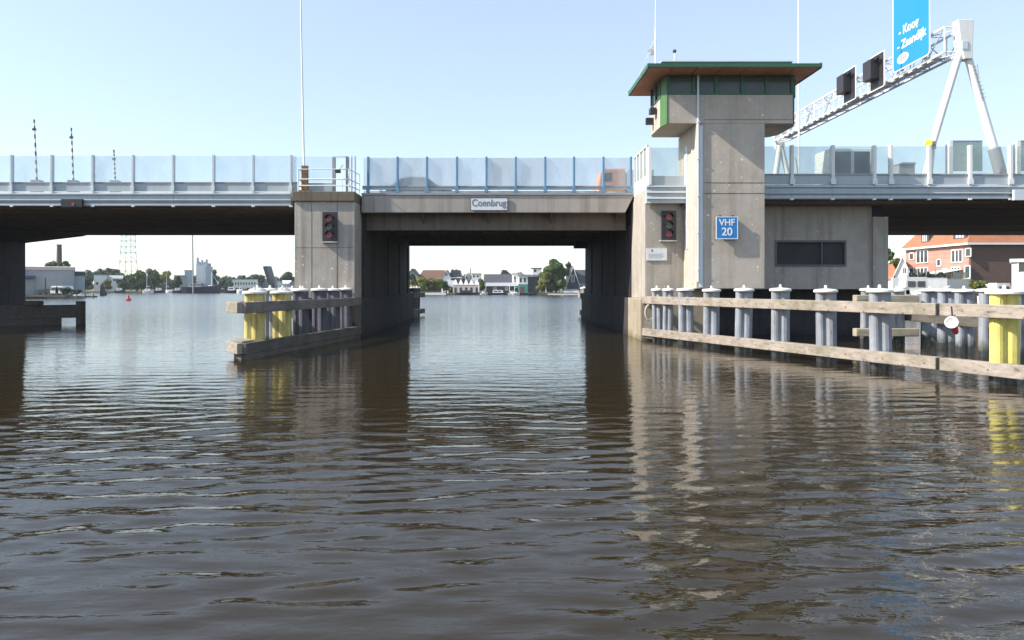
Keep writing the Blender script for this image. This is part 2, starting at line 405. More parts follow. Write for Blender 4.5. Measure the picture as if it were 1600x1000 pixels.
# road surface over the bridge, one sheet
r = B(); r.box(-120, 120, YG + .45, YB - .3, ZD - .02, ZD + .03)
o = r.build('road', 'asphalt'); o['kind'] = 'structure'

def approach(name, label, x0, x1, yf, segs, bottom, base, step=None):
    t = thing(name, label, 'bridge deck', base)
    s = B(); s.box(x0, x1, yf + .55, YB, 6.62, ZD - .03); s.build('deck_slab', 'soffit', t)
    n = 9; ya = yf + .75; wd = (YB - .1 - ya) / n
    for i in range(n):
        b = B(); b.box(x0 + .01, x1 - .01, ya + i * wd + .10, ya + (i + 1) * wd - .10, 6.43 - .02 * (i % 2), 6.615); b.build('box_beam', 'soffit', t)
    # aluminium edge: ledge, two ribbed panels, drip edge
    for a, b_ in segs:
        f = B(); f.prism([(yf + .5, ZD + .14), (yf + .12, ZD + .14), (yf, ZD + .10), (yf - .02, ZD + .01), (yf + .06, ZD - .04), (yf + .06, ZD - .22),
                          (yf + .0, ZD - .26), (yf + .02, bottom + .20), (yf + .09, bottom + .16), (yf + .05, bottom + .05), (yf + .05, bottom),
                          (yf + .5, bottom)], a + .006, b_ - .006, 'x')
        f.build('edge_panel', 'alu', t)
    return t
def barrier(name, label, posts, yf, ztop, zglass, zpost, base, x0, x1, pm='alulight', gm='glass', pw=.075, clip=None, railz=None):
    t = thing(name, label, 'glass barrier', base)
    r = B()
    zr = railz or zpost
    r.box(x0, x1, yf + .10, yf + .14, zr + .01, zglass - .07); r.build('kick_panel', 'alu', t)
    r = B(); r.box(x0, x1, yf + .07, yf + .17, zglass - .07, zglass); r.build('rail', 'grey', t)
    ed = [x0] + list(posts) + [x1]
    for a, b in zip(ed[:-1], ed[1:]):
        if b - a < .25: continue
        p = B(); p.box(a + .05, b - .05, yf + .11, yf + .128, zglass + .002, ztop - .03); p.build('glass_pane', gm, t)
    for x in posts:
        p = B(); p.box(x - pw / 2, x + pw / 2, yf - .03, yf + .18, zpost, ztop + .01)
        p.box(x - pw * .9, x + pw * .9, yf - .045, yf - .03, zpost, zpost + .25)
        if clip: p.box(x - .08, x + .08, yf + .02, yf + .12, clip - .07, clip)
        p.build('post', pm, t, bevel=.008)
    return t

zl = lambda py: Z_(py, YL)
xl = [X_(px, YL) for px in (17, 80, 144, 207, 270, 333, 395, 454)]
pl = sorted([xl[0] - 2.0 * i for i in range(1, 14)] + xl)
approach('approach_deck', 'long grey edged approach deck left of the channel', -62, -9.95, YL,
         [(-62, X_(17, YL))] + [(a, b) for a, b in zip(xl[:-1], xl[1:])] , zl(321), (-36, 45, 6.4))
barrier('noise_barrier', 'row of pale glass panes and grey posts on the left approach deck', pl, YL, zl(242), zl(284), zl(299), (-30, YL, 7), -62, -9.97, clip=zl(321), pw=.10)
zr_ = lambda py: Z_(py, YR)
xr = [X_(px, YR) for px in (1238, 1302, 1367, 1393, 1453, 1517, 1580)]
pr = xr + [xr[-1] + 1.9 * i for i in range(1, 12)]
approach('approach_deck', 'long grey edged approach deck right of the control tower', 11.75, 62, YR,
         [(11.75, xr[0])] + list(zip(xr[:-1], xr[1:])) + [(xr[-1], 62)], zr_(310), (40, 45, 6.4))
barrier('noise_barrier', 'glass panes between white posts right of the control tower', pr, YR, zr_(227), zr_(271), zr_(288), (30, YR, 7), 11.72, 62, pm='white', gm='glassr', clip=zr_(310), pw=.13)
# short deck piece with its taller edge on the right pier
YS = 32.2
t = thing('deck_corner', 'short ribbed grey deck edge between tower and channel', 'deck edge', (8, YS, 6.3))
zs = lambda py: Z_(py, YS)
f = B()
zt, zb = zs(289), zs(317)
prof = [(YS + .5, zt)]
for k in range(3):
    a = zt - k * (zt - zb) / 3; b_ = zt - (k + 1) * (zt - zb) / 3
    prof += [(YS, a - .02), (YS - .03, a - .09), (YS + .05, a - .13), (YS + .05, b_ + .03)]
prof += [(YS + .02, zb), (YS + .5, zb)]
f.prism(prof, X_(1011, YS), X_(1074, YS), 'x'); f.build('edge_panel', 'alu', t)
f = B(); f.box(6.9, 11.6, YS + .55, 36.5, 6.75, 7.0); f.build('deck_slab', 'pier', t)
f = B(); f.box(X_(1018, YS) , X_(1073, YS), YS + .1, YS + .14, zs(289), zs(274)); f.build('kick_panel', 'alu', t)
f = B(); f.box(X_(1018, YS), X_(1073, YS), YS + .11, YS + .13, zs(273.5), zs(230)); f.build('glass_pane', 'glassr', t)
f = B(); f.box(X_(1018, YS) - .14, X_(1018, YS), YS - .03, YS + .18, zs(289), zs(229)); f.build('post', 'white', t, bevel=.01)
f = B(); f.box(X_(1071, YS), X_(1071, YS) + .12, YS - .03, YS + .18, zs(289), zs(230)); f.build('post', 'white', t, bevel=.01)
# return screen running back along the channel
xs0 = X_(1014, YS)
t = thing('return_screen', 'white framed screen running back beside the lifting span', 'screen', (6.9, 34, 7))
for k, yy in enumerate((32.45, 33.25, 34.05, 34.85, 35.5)):
    f = B(); f.box(6.88, 6.98, yy - .05, yy + .05, 7.0, 8.98); f.build('post', 'white', t, bevel=.01)
f = B(); f.box(6.90, 6.96, 32.5, 35.45, 7.0, 7.62); f.build('kick_panel', 'white', t)
for a, b_ in ((32.5, 33.2), (33.3, 34.0), (34.1, 34.8), (34.9, 35.45)):
    f = B(); f.box(6.92, 6.94, a, b_, 7.66, 8.93); f.build('glass_pane', 'glassr', t)
f = B(); f.box(6.87, 6.99, 32.4, 35.55, 8.93, 9.0); f.build('top_rail', 'white', t)

# lifting span
t = thing('lifting_span', 'brown steel bascule span over the open channel', 'bridge span', (0, 45, 5.4))
zg = lambda py: Z_(py, YG)
f = B(); x0, x1 = -6.84, X_(990, YG)
f.prism([(x0, zg(305)), (x0, zg(332)), (X_(977, YG), zg(332)), (x1, zg(306)), (x1, zg(305))], YG, YG + .35, 'y'); f.build('edge_beam', 'beam', t, bevel=.01)
f = B(); f.box(x0, x1 - .02, YG - .05, YG + .45, zg(304.6), zg(301.5)); f.build('deck_lip', 'grey', t)
f = B(); f.box(x0 + .05, 6.75, YG + .36, YB, 6.75, 6.98); f.build('deck_plate', 'soffit', t)
f = B(); f.box(x0 + .02, 6.7, 36.7, 36.74, 5.44, 6.745); f.box(x0 + .02, 6.7, 36.52, 36.92, 5.40, 5.44); f.build('main_girder', 'girder', t)
f = B(); f.box(x0 + .02, 6.7, 53.9, 53.94, 5.62, 6.745); f.box(x0 + .02, 6.7, 53.75, 54.1, 5.58, 5.62); f.build('main_girder', 'girder', t)
for px in (660, 762, 862, 965):
    x = X_(px, 36.1)
    f = B(); f.prism([(YG + .36, 6.745), (36.69, 6.745), (36.69, 5.75), (YG + .36, 6.25)], x - .02, x + .02, 'x')
    f.build('bracket', 'girder', t)
for k in range(6):
    y = 39.2 + k * 2.5
    f = B(); f.box(x0 + .1, 6.68, y, y + .04, 5.85, 6.745); f.box(x0 + .1, 6.68, y - .15, y + .19, 5.80, 5.85); f.build('cross_beam', 'girder', t)
for x in (-4.6, -1.5, 1.6, 4.6):
    f = B(); f.box(x, x + .03, 36.95, 53.7, 6.3, 6.745); f.box(x - .1, x + .13, 36.95, 53.7, 6.26, 6.3); f.build('stringer', 'girder', t)
pb = [X_(px, YG) for px in (575, 621, 667, 714, 760, 806, 852, 897, 943, 986)]
barrier('noise_barrier', 'clear glass panes between blue posts on the lifting span', pb, YG, zg(245), zg(290), zg(301), (0, YG, 7), -6.82, 6.75, pm='bluepost', pw=.10, railz=zg(296.5), gm='glassspan')
o = B().box(-6.8, 6.7, YG + .30, YG + .36, zg(301), zg(297)).build('kerb_rail', 'white', loc=(0, YG + .3, 7.1)); tag(o, 'low white guide rail at the foot of the blue posts', 'guide rail')

# name board
t = thing('name_board', 'white bridge name board on the brown edge beam', 'sign', at(764, 319, YG - .1))
xa, xb, za, zb = X_(735.5, 35.4), X_(792.5, 35.4), Z_(328, 35.4), Z_(309.5, 35.4)
B().box(xa, xb, YG - .08, YG - .045, za, zb).build('panel', 'signwhite', t)
f = B()
for a, b_, c_, d_ in ((xa - .03, xb + .03, zb, zb + .04), (xa - .03, xb + .03, za - .04, za), (xa - .03, xa, za, zb), (xb, xb + .03, za, zb)): f.box(a, b_, YG - .085, YG - .04, c_, d_)
f.build('frame', 'piledark', t)
B().box(xa + .2, xa + .25, YG - .045, YG - .003, za + .1, zb - .1).box(xb - .25, xb - .2, YG - .045, YG - .003, za + .1, zb - .1).build('bracket', 'galv', t)
text('lettering', 'Coenbrug', .50, 'letter', t, facing_front((xa + xb) / 2, YG - .088, (za + zb) / 2 + .05), sx=.86)

# ---------------------------------------------------------------- piers
def inner(x): return x
t = thing('bridge_pier', 'left concrete channel pier with a mossy cap', 'bridge pier', (-8.4, 34.3, 0))
PL = 34.25
f = B(); f.box(-9.86, -6.94, PL, 36.0, 1.9, 6.62); f.build('pier_head', 'pier', t, bevel=.02)
f = B()
for px in (487, 527): f.box(X_(px, PL) - .012, X_(px, PL) + .012, PL - .006, PL + .01, 2.0, 6.55)
f.box(-9.82, -6.98, PL - .0055, PL + .009, 4.36, 4.38); f.build('casting_joint', 'cap', t)
f = B(); f.box(-9.95, -6.92, PL - .13, 36.2, 6.62, 7.09); f.build('cap', 'cap', t, bevel=.02)
f = B(); f.box(-9.9, -6.86, 36.2, YB + .4, 1.9, 6.6)
for y in (39, 44, 49, 53.6): f.box(-6.858, -6.80, y, y + .5, 1.95, 5.5)
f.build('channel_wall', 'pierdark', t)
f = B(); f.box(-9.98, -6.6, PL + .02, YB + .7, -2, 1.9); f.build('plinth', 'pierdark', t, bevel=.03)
t = thing('bridge_pier', 'right concrete channel pier left of the tower', 'bridge pier', (8, 33, 0))
PR = 32.75
f = B(); f.box(6.87, 9.6, PR, 36.0, 1.92, 6.74); f.build('pier_head', 'pier', t, bevel=.02)
f = B(); f.box(6.88, 9.9, 36.0, YB + .4, 1.92, 6.6)
for y in (36.3, 37.1, 41, 46, 51): f.box(6.82, 6.878, y, y + .45, 1.95, 5.6)
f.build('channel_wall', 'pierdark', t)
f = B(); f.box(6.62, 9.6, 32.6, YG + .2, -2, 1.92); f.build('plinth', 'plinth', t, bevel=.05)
f = B(); f.box(6.62, 9.6, YG + .21, YB + .7, -2, 1.92); f.build('plinth', 'pierdark', t, bevel=.03)  # darker copy of the plinth, painting the shade under the span
f = B(); f.prism([(YB - 1.2, 5.4), (YB - .2, 5.4), (YB - .2, 6.5), (YB - 1.2, 6.5)], 5.9, 6.81, 'x'); f.build('bearing', 'pierdark', t)
# wall right of the tower
WY = 34.4
t = thing('abutment_wall', 'bluish concrete wall with a louvre right of the tower', 'wall', (15, WY, 0))
xw1 = X_(1386, WY)
wx0, wx1, wz0, wz1 = X_(1212, WY), X_(1321, WY), Z_(415, WY), Z_(377, WY)
f = B()
f.box(9.62, wx0, WY, 54, 2.35, 6.41); f.box(wx1, X_(1362, WY), WY, 54, 2.35, 6.41)
f.box(wx0, wx1, WY, 54, 2.35, wz0); f.box(wx0, wx1, WY, 54, wz1, 6.41); f.box(wx0, wx1, WY + .5, 54, wz0, wz1)
f.build('wall', 'pier', t)
f = B(); f.box(X_(1362, WY) , xw1, WY - .12, 54, 2.35, Z_(339, WY)); f.build('column', 'pier', t, bevel=.02)
f = B(); f.box(X_(1364, WY), xw1 - .1, WY + .3, WY + 1.2, Z_(339, WY) + .003, 6.41); f.build('bearing', 'pierdark', t)
f = B(); f.box(9.65, xw1 - .4, WY + 1.4, 54, -2, 2.345); f.build('foundation', 'pierdark', t)
lv = B()
for k in range(11):
    z = wz0 + .05 + k * (wz1 - wz0 - .08) / 11
    lv.add([(wx0 + .05, WY + .10, z), (wx1 - .05, WY + .10, z), (wx1 - .05, WY + .22, z + .09), (wx0 + .05, WY + .22, z + .09),
            (wx0 + .05, WY + .10, z + .015), (wx1 - .05, WY + .10, z + .015), (wx1 - .05, WY + .22, z + .105), (wx0 + .05, WY + .22, z + .105)],
           [(0,3,2,1),(4,5,6,7),(0,1,5,4),(1,2,6,5),(2,3,7,6),(3,0,4,7)])
o = lv.build('louvre', 'louvre', t)
fr = B()
for a, b_, c_, d_ in ((wx0 - .04, wx1 + .04, wz1 - .05, wz1 + .05), (wx0 - .04, wx1 + .04, wz0 - .06, wz0 + .04), (wx0 - .04, wx0 + .05, wz0 + .04, wz1 - .05),
                      (wx1 - .05, wx1 + .04, wz0 + .04, wz1 - .05), (X_(1283, WY), X_(1283, WY) + .05, wz0 + .04, wz1 - .05)): fr.box(a, b_, WY - .03, WY + .08, c_, d_)
fr.build('window_frame', MAT['framegrey'], t)
# far left pier under the approach
t = thing('bridge_pier', 'dark shaded pier at the left edge under the approach deck', 'bridge pier', (-40, 46, 0))
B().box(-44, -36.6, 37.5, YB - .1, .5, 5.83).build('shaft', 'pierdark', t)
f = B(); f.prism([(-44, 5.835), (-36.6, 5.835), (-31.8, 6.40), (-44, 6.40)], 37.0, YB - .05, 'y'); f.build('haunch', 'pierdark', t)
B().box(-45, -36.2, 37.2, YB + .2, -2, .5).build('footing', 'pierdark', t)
# far right pier of the right approach, off frame
t = thing('bridge_pier', 'far right pier carrying the right approach deck', 'bridge pier', (52, 45, 0))
B().box(48, 53, 36, YB - .2, -2, 6.40).build('shaft', 'pierdark', t)

# ---------------------------------------------------------------- control tower
YT = 30.7
TX0, TX1 = X_(1088, YT), X_(1195, YT)
zt_ = lambda py: Z_(py, YT)
t = thing('control_tower', 'concrete bridge control tower with a green roofed cabin', 'control tower', (10.2, 32, 2.4))
f = B(); f.box(TX0, TX1, YT, 33.75, zt_(451), zt_(193)); f.build('shaft', 'concrete', t, bevel=.02)
# casting joints: thin recessed-looking ribs are real 6 mm raised strips
f = B()
for py in (302, 285.5): f.box(TX0 + .34, TX1 - .01, YT - .008, YT + .01, zt_(py) - .012, zt_(py) + .012)
f.build('casting_joint', 'cap', t)
CL, CR = 7.40, X_(1239, YT)
plan = [(CL, YT), (CR, YT), (CR + .3, YT + .6), (CR + .3, 33.1), (CR, 33.6), (CL, 33.6), (CL - .15, 33.2), (CL - .15, YT + .6)]
zc0, zc1, zc2 = zt_(193), zt_(148), 11.68
f = B(); f.prism(plan, zc0 + .001, zc1); f.build('cabin_wall', 'concrete', t, bevel=.015)
f = B(); f.box(TX0 + .36, CR - .02, YT - .008, YT + .01, zt_(187) - .01, zt_(187) + .01); f.build('casting_joint', 'cap', t)
# window band: glass set back behind a green frame
def inset(p, d):
    cx = sum(a for a, _ in p) / len(p); cy = sum(b for _, b in p) / len(p)
    return [(cx + (a - cx) * (1 - d), cy + (b - cy) * (1 - d)) for a, b in p]
muls = [1044, 1084, 1119, 1160, 1198, 1238]
for p0, p1 in zip(muls[:-1], muls[1:]):
    B().box(X_(p0, YT) + .072, X_(p1, YT) - .072, YT + .04, YT + .055, zc1 + .062, zc2 - .062).build('window_pane', 'roomglass', t)
for xx in (CL - .12, CR + .27):
    for y0_, y1_ in ((YT + .66, YT + 1.44), (YT + 1.56, YT + 2.3)): B().box(xx - .01, xx + .01, y0_, y1_, zc1 + .072, zc2 - .01).build('window_pane', 'roomglass', t)
for k in range(4):
    a = 9.0 + k * .98; B().box(a + .05, a + .93, 33.5, 33.52, zc1 + .15, zc2 - .1).build('window_pane', 'roomglass', t)
    B().box(a - .04, a + .04, 33.46, 33.56, zc1 + .002, zc2 - .002).build('window_frame', 'green', t)
B().box(CL + .1, 8.94, 33.3, 33.5, zc1 + .002, zc2 - .002).box(CL + .5, 9.6, 32.4, 32.5, zc1 + .004, zc2 - .004).build('inner_wall', 'dark', t)
B().box(9.6, CR - .3, YT + .5, YT + 1.2, zc1 + .003, zc1 + .25).build('console', 'grey', t)
B().box(10.05, 10.09, YT + 1.4, YT + 1.45, zc1 + .003, zc1 + .55).box(10.55, 10.59, YT + 1.4, YT + 1.45, zc1 + .003, zc1 + .55).box(10.05, 10.59, YT + 1.4, YT + 1.45, zc1 + .42, zc1 + .47).build('chair_back', 'alulight', t)
B().box(CL + .05, CR, YT + .3, 33.45, zc2 - .06, zc2 - .01).build('ceiling', 'alu', t)
for p0, p1 in ((1162, 1195), (1201, 1234)): B().box(X_(p0, YT) , X_(p1, YT), YT + .25, YT + .27, zc1 + .12, zc2 - .12).build('pane_backing', 'framegrey', t)  # panels added behind two panes so that they read paler
B().box(9.9, 10.5, YT + .9, YT + 1.0, zc2 - .28, zc2 - .16).build('ceiling_lamp', 'white', t)
f = B()
for px in muls:
    x = X_(px, YT); f.box(x - .07, x + .07, YT - .03, YT + .1, zc1 + .06, zc2 - .06)
f.box(CL, CR, YT - .015, YT + .1, zc1 + .002, zc1 + .06); f.box(CL, CR, YT - .015, YT + .1, zc2 - .06, zc2 - .002)
for sgn, xx in ((-1, CL - .15), (1, CR + .3)):
    for y in (YT + .6, YT + 1.5, YT + 2.4): f.box(xx - .04, xx + .04, y - .05, y + .05, zc1 + .01, zc2 - .01)
    f.box(xx - .035, xx + .035, YT + .66, 33.1, zc1 + .01, zc1 + .07)
f.build('window_frame', 'green', t)
for a, b_ in zip(muls[:-1], muls[1:]):           # nothing drawn; the added backing panels stand above
    pass
# green corner column on the left chamfer
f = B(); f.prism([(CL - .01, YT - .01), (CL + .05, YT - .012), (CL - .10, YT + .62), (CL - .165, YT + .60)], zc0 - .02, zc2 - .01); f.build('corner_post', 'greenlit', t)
f = B(); f.prism([(CR + .0, YT - .01), (CR + .06, YT - .01), (CR + .315, YT + .60), (CR + .26, YT + .62)], zc0 + .05, zc2 - .01); f.build('corner_post', 'green', t)
# roof
RY = 29.6; RX0, RX1 = X_(1012, RY), X_(1285, RY); RZ = 11.70
f = B(); f.box(RX0, RX1, RY, RY + .05, RZ + .02, RZ + .17); f.box(RX0, RX0 + .05, RY + .05, 33.95, RZ - .02, RZ + .17)
f.box(RX1 - .05, RX1, RY + .05, 33.95, RZ - .02, RZ + .22); f.box(RX0, RX1, 33.95, 34, RZ - .02, RZ + .22)
f.build('roof_fascia', 'green', t)
f = B(); f.box(RX0 + .06, RX1 - .06, RY + .06, 33.94, RZ + .05, RZ + .165); f.build('roof', 'grey', t)
f = B(); f.box(X_(1037, RY), X_(1243, RY), RY + .35, 33.4, RZ + .17, RZ + .34); f.build('roof_upstand', 'green', t)
f = B(); f.box(X_(1036, RY), X_(1244, RY), RY + .30, 33.45, RZ + .34, RZ + .38); f.build('roof_trim', 'alulight', t)
n = 7; wd = (RX1 - RX0 - .12) / n
for k in range(n):
    f = B(); f.box(RX0 + .06 + k * wd + .02, RX0 + .06 + (k + 1) * wd - .02, RY + .06, 33.9, RZ, RZ + .045); f.build('soffit_board', 'soffitwood', t)
# downpipe and conduit
f = B(); f.tube((TX0 + .06, YT - .07, zt_(440)), (TX0 + .06, YT - .07, RZ - .02), .05, n=10); f.box(TX0 + .14, TX0 + .26, YT - .05, YT - .003, zt_(449), zc0 - .1)
for z in (3.2, 4.8, 6.4, 8, 9.6): f.box(TX0, TX0 + .13, YT - .13, YT - .004, z, z + .05)
f.build('downpipe', 'alulight', t, smooth=False)
B().box(TX0 - .05, TX0 - .003, YT + .5, YT + .62, 2.6, 8.6).box(TX0 - .06, TX0 - .003, YT + 1.3, YT + 1.45, 4.2, 8.9).build('conduit', 'white', t)
# equipment on the cabin's left side
f = B(); f.box(CL - .45, CL - .2, YT + 1.2, YT + 1.6, 10.35, 10.6); f.tube((CL - .3, YT + 1.4, 10.6), (CL - .3, YT + 1.4, 11.1), .03); f.box(CL - .5, CL - .15, YT + 1.9, YT + 2.1, 10.0, 10.3)
f.build('camera_bracket', 'dark', t)
# roof things
zr0 = RZ + .2
t = thing('antenna_mast', 'thin white antenna mast with slanted stay on the tower roof', 'antenna', (X_(1024, 30.5), 30.5, zr0))
xm = X_(1024, 30.5)
B().tube((xm, 30.5, zr0), (xm, 30.5, 13.6), .035).tube((xm, 30.5, 13.6), (xm + .03, 30.5, 17.5), .018).build('mast', 'white', t)
B().tube((xm - .02, 30.5, 13.2), (RX0 + .1, 32.6, zr0 - .02), .022).tube((xm + .02, 30.5, 13.2), (xm + .18, 31.2, zr0), .018).build('stay', 'white', t)
B().tube((xm - .3, 30.6, 12.72), (xm, 30.6, 12.95), .025).tube((xm - .26, 30.6, 12.74), (xm - .22, 30.6, zr0), .018).box(xm - .2, xm - .02, 30.5, 30.65, 12.55, 12.75).build('crossbar', 'galv', t)
t = thing('roof_camera', 'small dome camera on a short stalk on the tower roof', 'camera', (X_(1054, 30.3), 30.35, RZ + .38))
xc = X_(1054, 30.35)
B().tube((xc, 30.35, RZ + .38), (xc, 30.35, RZ + .86), .022).tube((xc - .12, 30.35, RZ + .38), (xc, 30.35, RZ + .62), .012).tube((xc + .12, 30.35, RZ + .38), (xc, 30.35, RZ + .62), .012).build('stalk', 'white', t)
B().lathe(xc, 30.35, [(.05, RZ + .86), (.08, RZ + .9), (.08, RZ + .95), (.03, RZ + 1.0)], 10).build('camera_head', 'dark', t)
t = thing('roof_railing', 'row of short pale brackets along the tower roof edge', 'railing', (X_(1070, 30), 30.1, RZ + .22))
f = B(); f.tube((X_(1040, 30.1), 30.1, RZ + .40), (X_(1098, 30.1), 30.1, RZ + .40), .018)
for px in (1040, 1052, 1070, 1087, 1098): f.tube((X_(px, 30.1), 30.1, RZ + .2), (X_(px, 30.1), 30.1, RZ + .46), .022)
f.build('bracket', 'galv', t)

# radio channel board
t = thing('channel_sign', 'square blue sign reading VHF 20 on the tower', 'sign', at(1136, 356, YT - .15))
ys_ = YT - .20
xa, xb, za, zb = X_(1120, ys_), X_(1152, ys_), Z_(372.5, ys_), Z_(339.5, ys_)
B().box(xa, xb, ys_, ys_ + .025, za, zb).build('panel', 'signblue', t)
f = B()
for a, b_, c_, d_ in ((xa - .03, xb + .03, zb, zb + .03), (xa - .03, xb + .03, za - .03, za), (xa - .03, xa, za, zb), (xb, xb + .03, za, zb)): f.box(a, b_, ys_ - .006, ys_ + .03, c_, d_)
f.build('rim', 'letterw', t)
B().box(xa + .15, xa + .19, ys_ + .026, YT - .002, za + .1, zb + .1).box(xb - .19, xb - .15, ys_ + .026, YT - .002, za + .1, zb + .1).build('bracket', 'dark', t)
text('lettering', 'VHF', .40, 'letterw', t, facing_front((xa + xb) / 2, ys_ - .004, (za + zb) / 2 + .22), sx=.95, bold=.006)
text('lettering', '20', .48, 'letterw', t, facing_front((xa + xb) / 2, ys_ - .004, (za + zb) / 2 - .18), sx=1.0, bold=.006)
# notice plate
yn = PR - .03
t = thing('notice_plate', 'small white notice plate on the right pier', 'sign', at(1026, 397, yn))
xa, xb, za, zb = X_(1010, yn), X_(1042, yn), Z_(407, yn), Z_(388, yn)
B().box(xa, xb, yn - .02, PR - .003, za, zb).build('panel', 'signwhite', t)
f = B()
f.box(xa + .24, xa + .30, yn - .024, yn - .019, zb - .17, zb - .06); f.box(xa + .20, xa + .26, yn - .024, yn - .0195, zb - .10, zb - .07)
for k, z in enumerate((.27, .33, .39, .45)): f.box(xa + .1, xb - .12 - .1 * (k % 2), yn - .023, yn - .0195, zb - z - .008, zb - z + .008)
f.build('lettering', 'letter', t)

def signal(label, px0, px1, py0, py1, y, wall_y, hood=True):
    t = thing('signal_light', label, 'signal light', at((px0 + px1) / 2, py1, y))
    xa, xb, za, zb = X_(px0, y), X_(px1, y), Z_(py1, y), Z_(py0, y)
    B().box(xa, xb, y, y + .05, za, zb).build('backboard', 'dark', t, bevel=.01)
    B().box(xa + .2, xb - .2, y + .051, wall_y - .002, za + .2, zb - .2).build('bracket', 'galv', t)
    B().box(xa - .05, xb + .05, y - .02, wall_y - .004, za - .06, za - .01).build('shelf', 'galv', t)
    cx = (xa + xb) / 2
    for k, m in enumerate(('redlamp', 'greylamp', 'redlamp')):
        z = zb - (zb - za) * (.22 + .28 * k)
        ln = B(); ln.tube((cx, y - .05, z), (cx, y - .001, z), .15, .15, 20); ln = ln.build('lamp', m, t)
        h = B()
        for i in range(10):
            a0 = R(0 + 18 * i); a1 = R(18 + 18 * i); r1, r2 = .17, .185
            p = lambda rr, a, yy: (cx + rr * math.cos(a), yy, z + rr * math.sin(a))
            h.add([p(r1,a0,y-.28), p(r2,a0,y-.28), p(r2,a1,y-.28), p(r1,a1,y-.28), p(r1,a0,y-.001), p(r2,a0,y-.001), p(r2,a1,y-.001), p(r1,a1,y-.001)],
                  [(0,1,2,3),(4,7,6,5),(0,4,5,1),(1,5,6,2),(2,6,7,3),(3,7,4,0)])
        h.build('hood', 'black', ln)
    return t
signal('three lamp signal with red lenses on the left pier', 503.5, 526.5, 331, 377, PL - .2, PL)
signal('three lamp signal above the white notice plate', 1033.5, 1056.5, 329, 375, PR - .25, PR)
t = thing('passage_light', 'dark box with a red lamp under the left deck edge', 'signal light', at(113, 324, YL - .1))
B().box(X_(96, 34.9), X_(129, 34.9), 34.85, YL + .0, Z_(323.5, 34.9), Z_(311, 34.9)).build('housing', 'black', t, bevel=.01)
B().tube((X_(114, 34.8), 34.80, Z_(319, 34.8)), (X_(114, 34.8), 34.85, Z_(319, 34.8)), .08, n=14).build('lamp', MAT['redlamp'], t)
o = B().box(X_(1583.5, 32.3), X_(1640, 32.3), 32.25, 32.38, Z_(313, 32.3), Z_(296.5, 32.3)).build('cover_panel', 'alulight', loc=(24, 32.3, 6.5), bevel=.01)
tag(o, 'pale panel bolted on the deck edge at the far right', 'panel')
# lamp under the short deck edge
t = thing('flood_lamp', 'small dark lamp under the short ribbed deck edge', 'lamp', at(1066, 322, 32.5))
B().tube((X_(1066, 32.5), 32.3, 6.12), (X_(1066, 32.5), 32.55, 6.2), .09, .05, 12).box(X_(1066, 32.5) - .02, X_(1066, 32.5) + .02, 32.5, 32.6, 6.1, 6.27).build('lamp_head', 'dark', t)

# ---------------------------------------------------------------- left pier top: railing, mast, frame
t = thing('pier_railing', 'white tube railing on top of the left pier', 'railing', (-8.4, 34.3, 7.09))
zp = 7.09; ra, rb = X_(466, 34.35), X_(545, 34.35)
f = B()
for z, rr in ((Z_(264.5, 34.35), .022), (Z_(280, 34.35), .03), (Z_(290, 34.35), .03)):
    f.tube((ra, 34.35, z), (rb, 34.35, z), rr); f.tube((rb, 34.35, z), (-7.05, 36.0, z), rr); f.tube((ra, 34.35, z), (ra + .02, 34.9, z), rr)
f.build('rail', 'white', t)
for px in (466, 534, 545):
    B().tube((X_(px, 34.35), 34.35, zp), (X_(px, 34.35), 34.35, Z_(264.5 if px != 534 else 280, 34.35)), .03).build('post', 'white', t)
B().tube((-7.05, 36.0, zp), (-7.05, 36.0, Z_(264.5, 34.35)), .03).build('post', 'white', t)
t = thing('tall_mast', 'tall thin white mast on the rusty box of the left pier', 'mast', (-9.5, 34.7, zp))
xb = X_(476, 34.7)
B().tube((xb, 34.7, zp), (X_(470.5, 34.7), 34.7, Z_(40, 34.7)), .055, .04).tube((X_(470.5, 34.7), 34.7, Z_(40, 34.7)), (X_(469.5, 34.7), 34.7, Z_(-60, 34.7)), .04, .03).build('pole', 'white', t)
B().box(xb - .14, xb + .14, 34.62, 34.9, zp, Z_(259, 34.7)).build('base_box', 'rust', t)
B().box(xb - .3, xb + .3, 34.5, 35, zp + .0, zp + .12).tube((xb - .25, 34.5, zp), (xb - .25, 34.5, zp + .5), .02).build('foot', 'rust', t)
t = thing('barrier_end_frame', 'grey two post frame behind the left pier railing', 'frame', (-8, 35.2, zp))
for px in (522, 543): B().box(X_(px, 35.2) - .07, X_(px, 35.2) + .07, 35.1, 35.3, zp, Z_(246, 35.2)).build('post', 'grey', t)
B().box(X_(520, 35.2), X_(545, 35.2), 35.14, 35.2, Z_(246, 35.2), Z_(244.5, 35.2)).build('crossbar', 'alulight', t)
for px in (550, 555.5): B().box(X_(px, 35.3) - .03, X_(px, 35.3) + .03, 35.2, 35.3, zp, Z_(244, 35.2)).build('post', 'white', t)
o = B().box(X_(478, 35.3), X_(519, 35.3), 35.28, 35.3, zp + .01, Z_(286, 35.3)).build('lower_screen', 'alu', loc=(-9, 35.3, 7)); tag(o, 'low grey panel behind the pier railing', 'panel')
o = B().box(X_(457, 35.3), X_(519, 35.3), 35.28, 35.295, Z_(285, 35.3), Z_(245, 35.3)).build('glass_screen', 'glass', loc=(-9, 35.3, 8)); tag(o, 'pale glass pane behind the pier railing and mast', 'glass pane')
t = thing('security_camera', 'black camera on the left pier railing', 'camera', at(528, 268, 34.3))
B().box(X_(525, 34.3), X_(532.5, 34.3), 34.1, 34.33, Z_(270.5, 34.3), Z_(265.5, 34.3)).build('housing', 'black', t, bevel=.01)
B().tube((X_(530, 34.3), 34.3, Z_(265.5, 34.3)), (X_(536, 34.3), 34.3, Z_(257, 34.3)), .02).build('arm', 'grey', t)

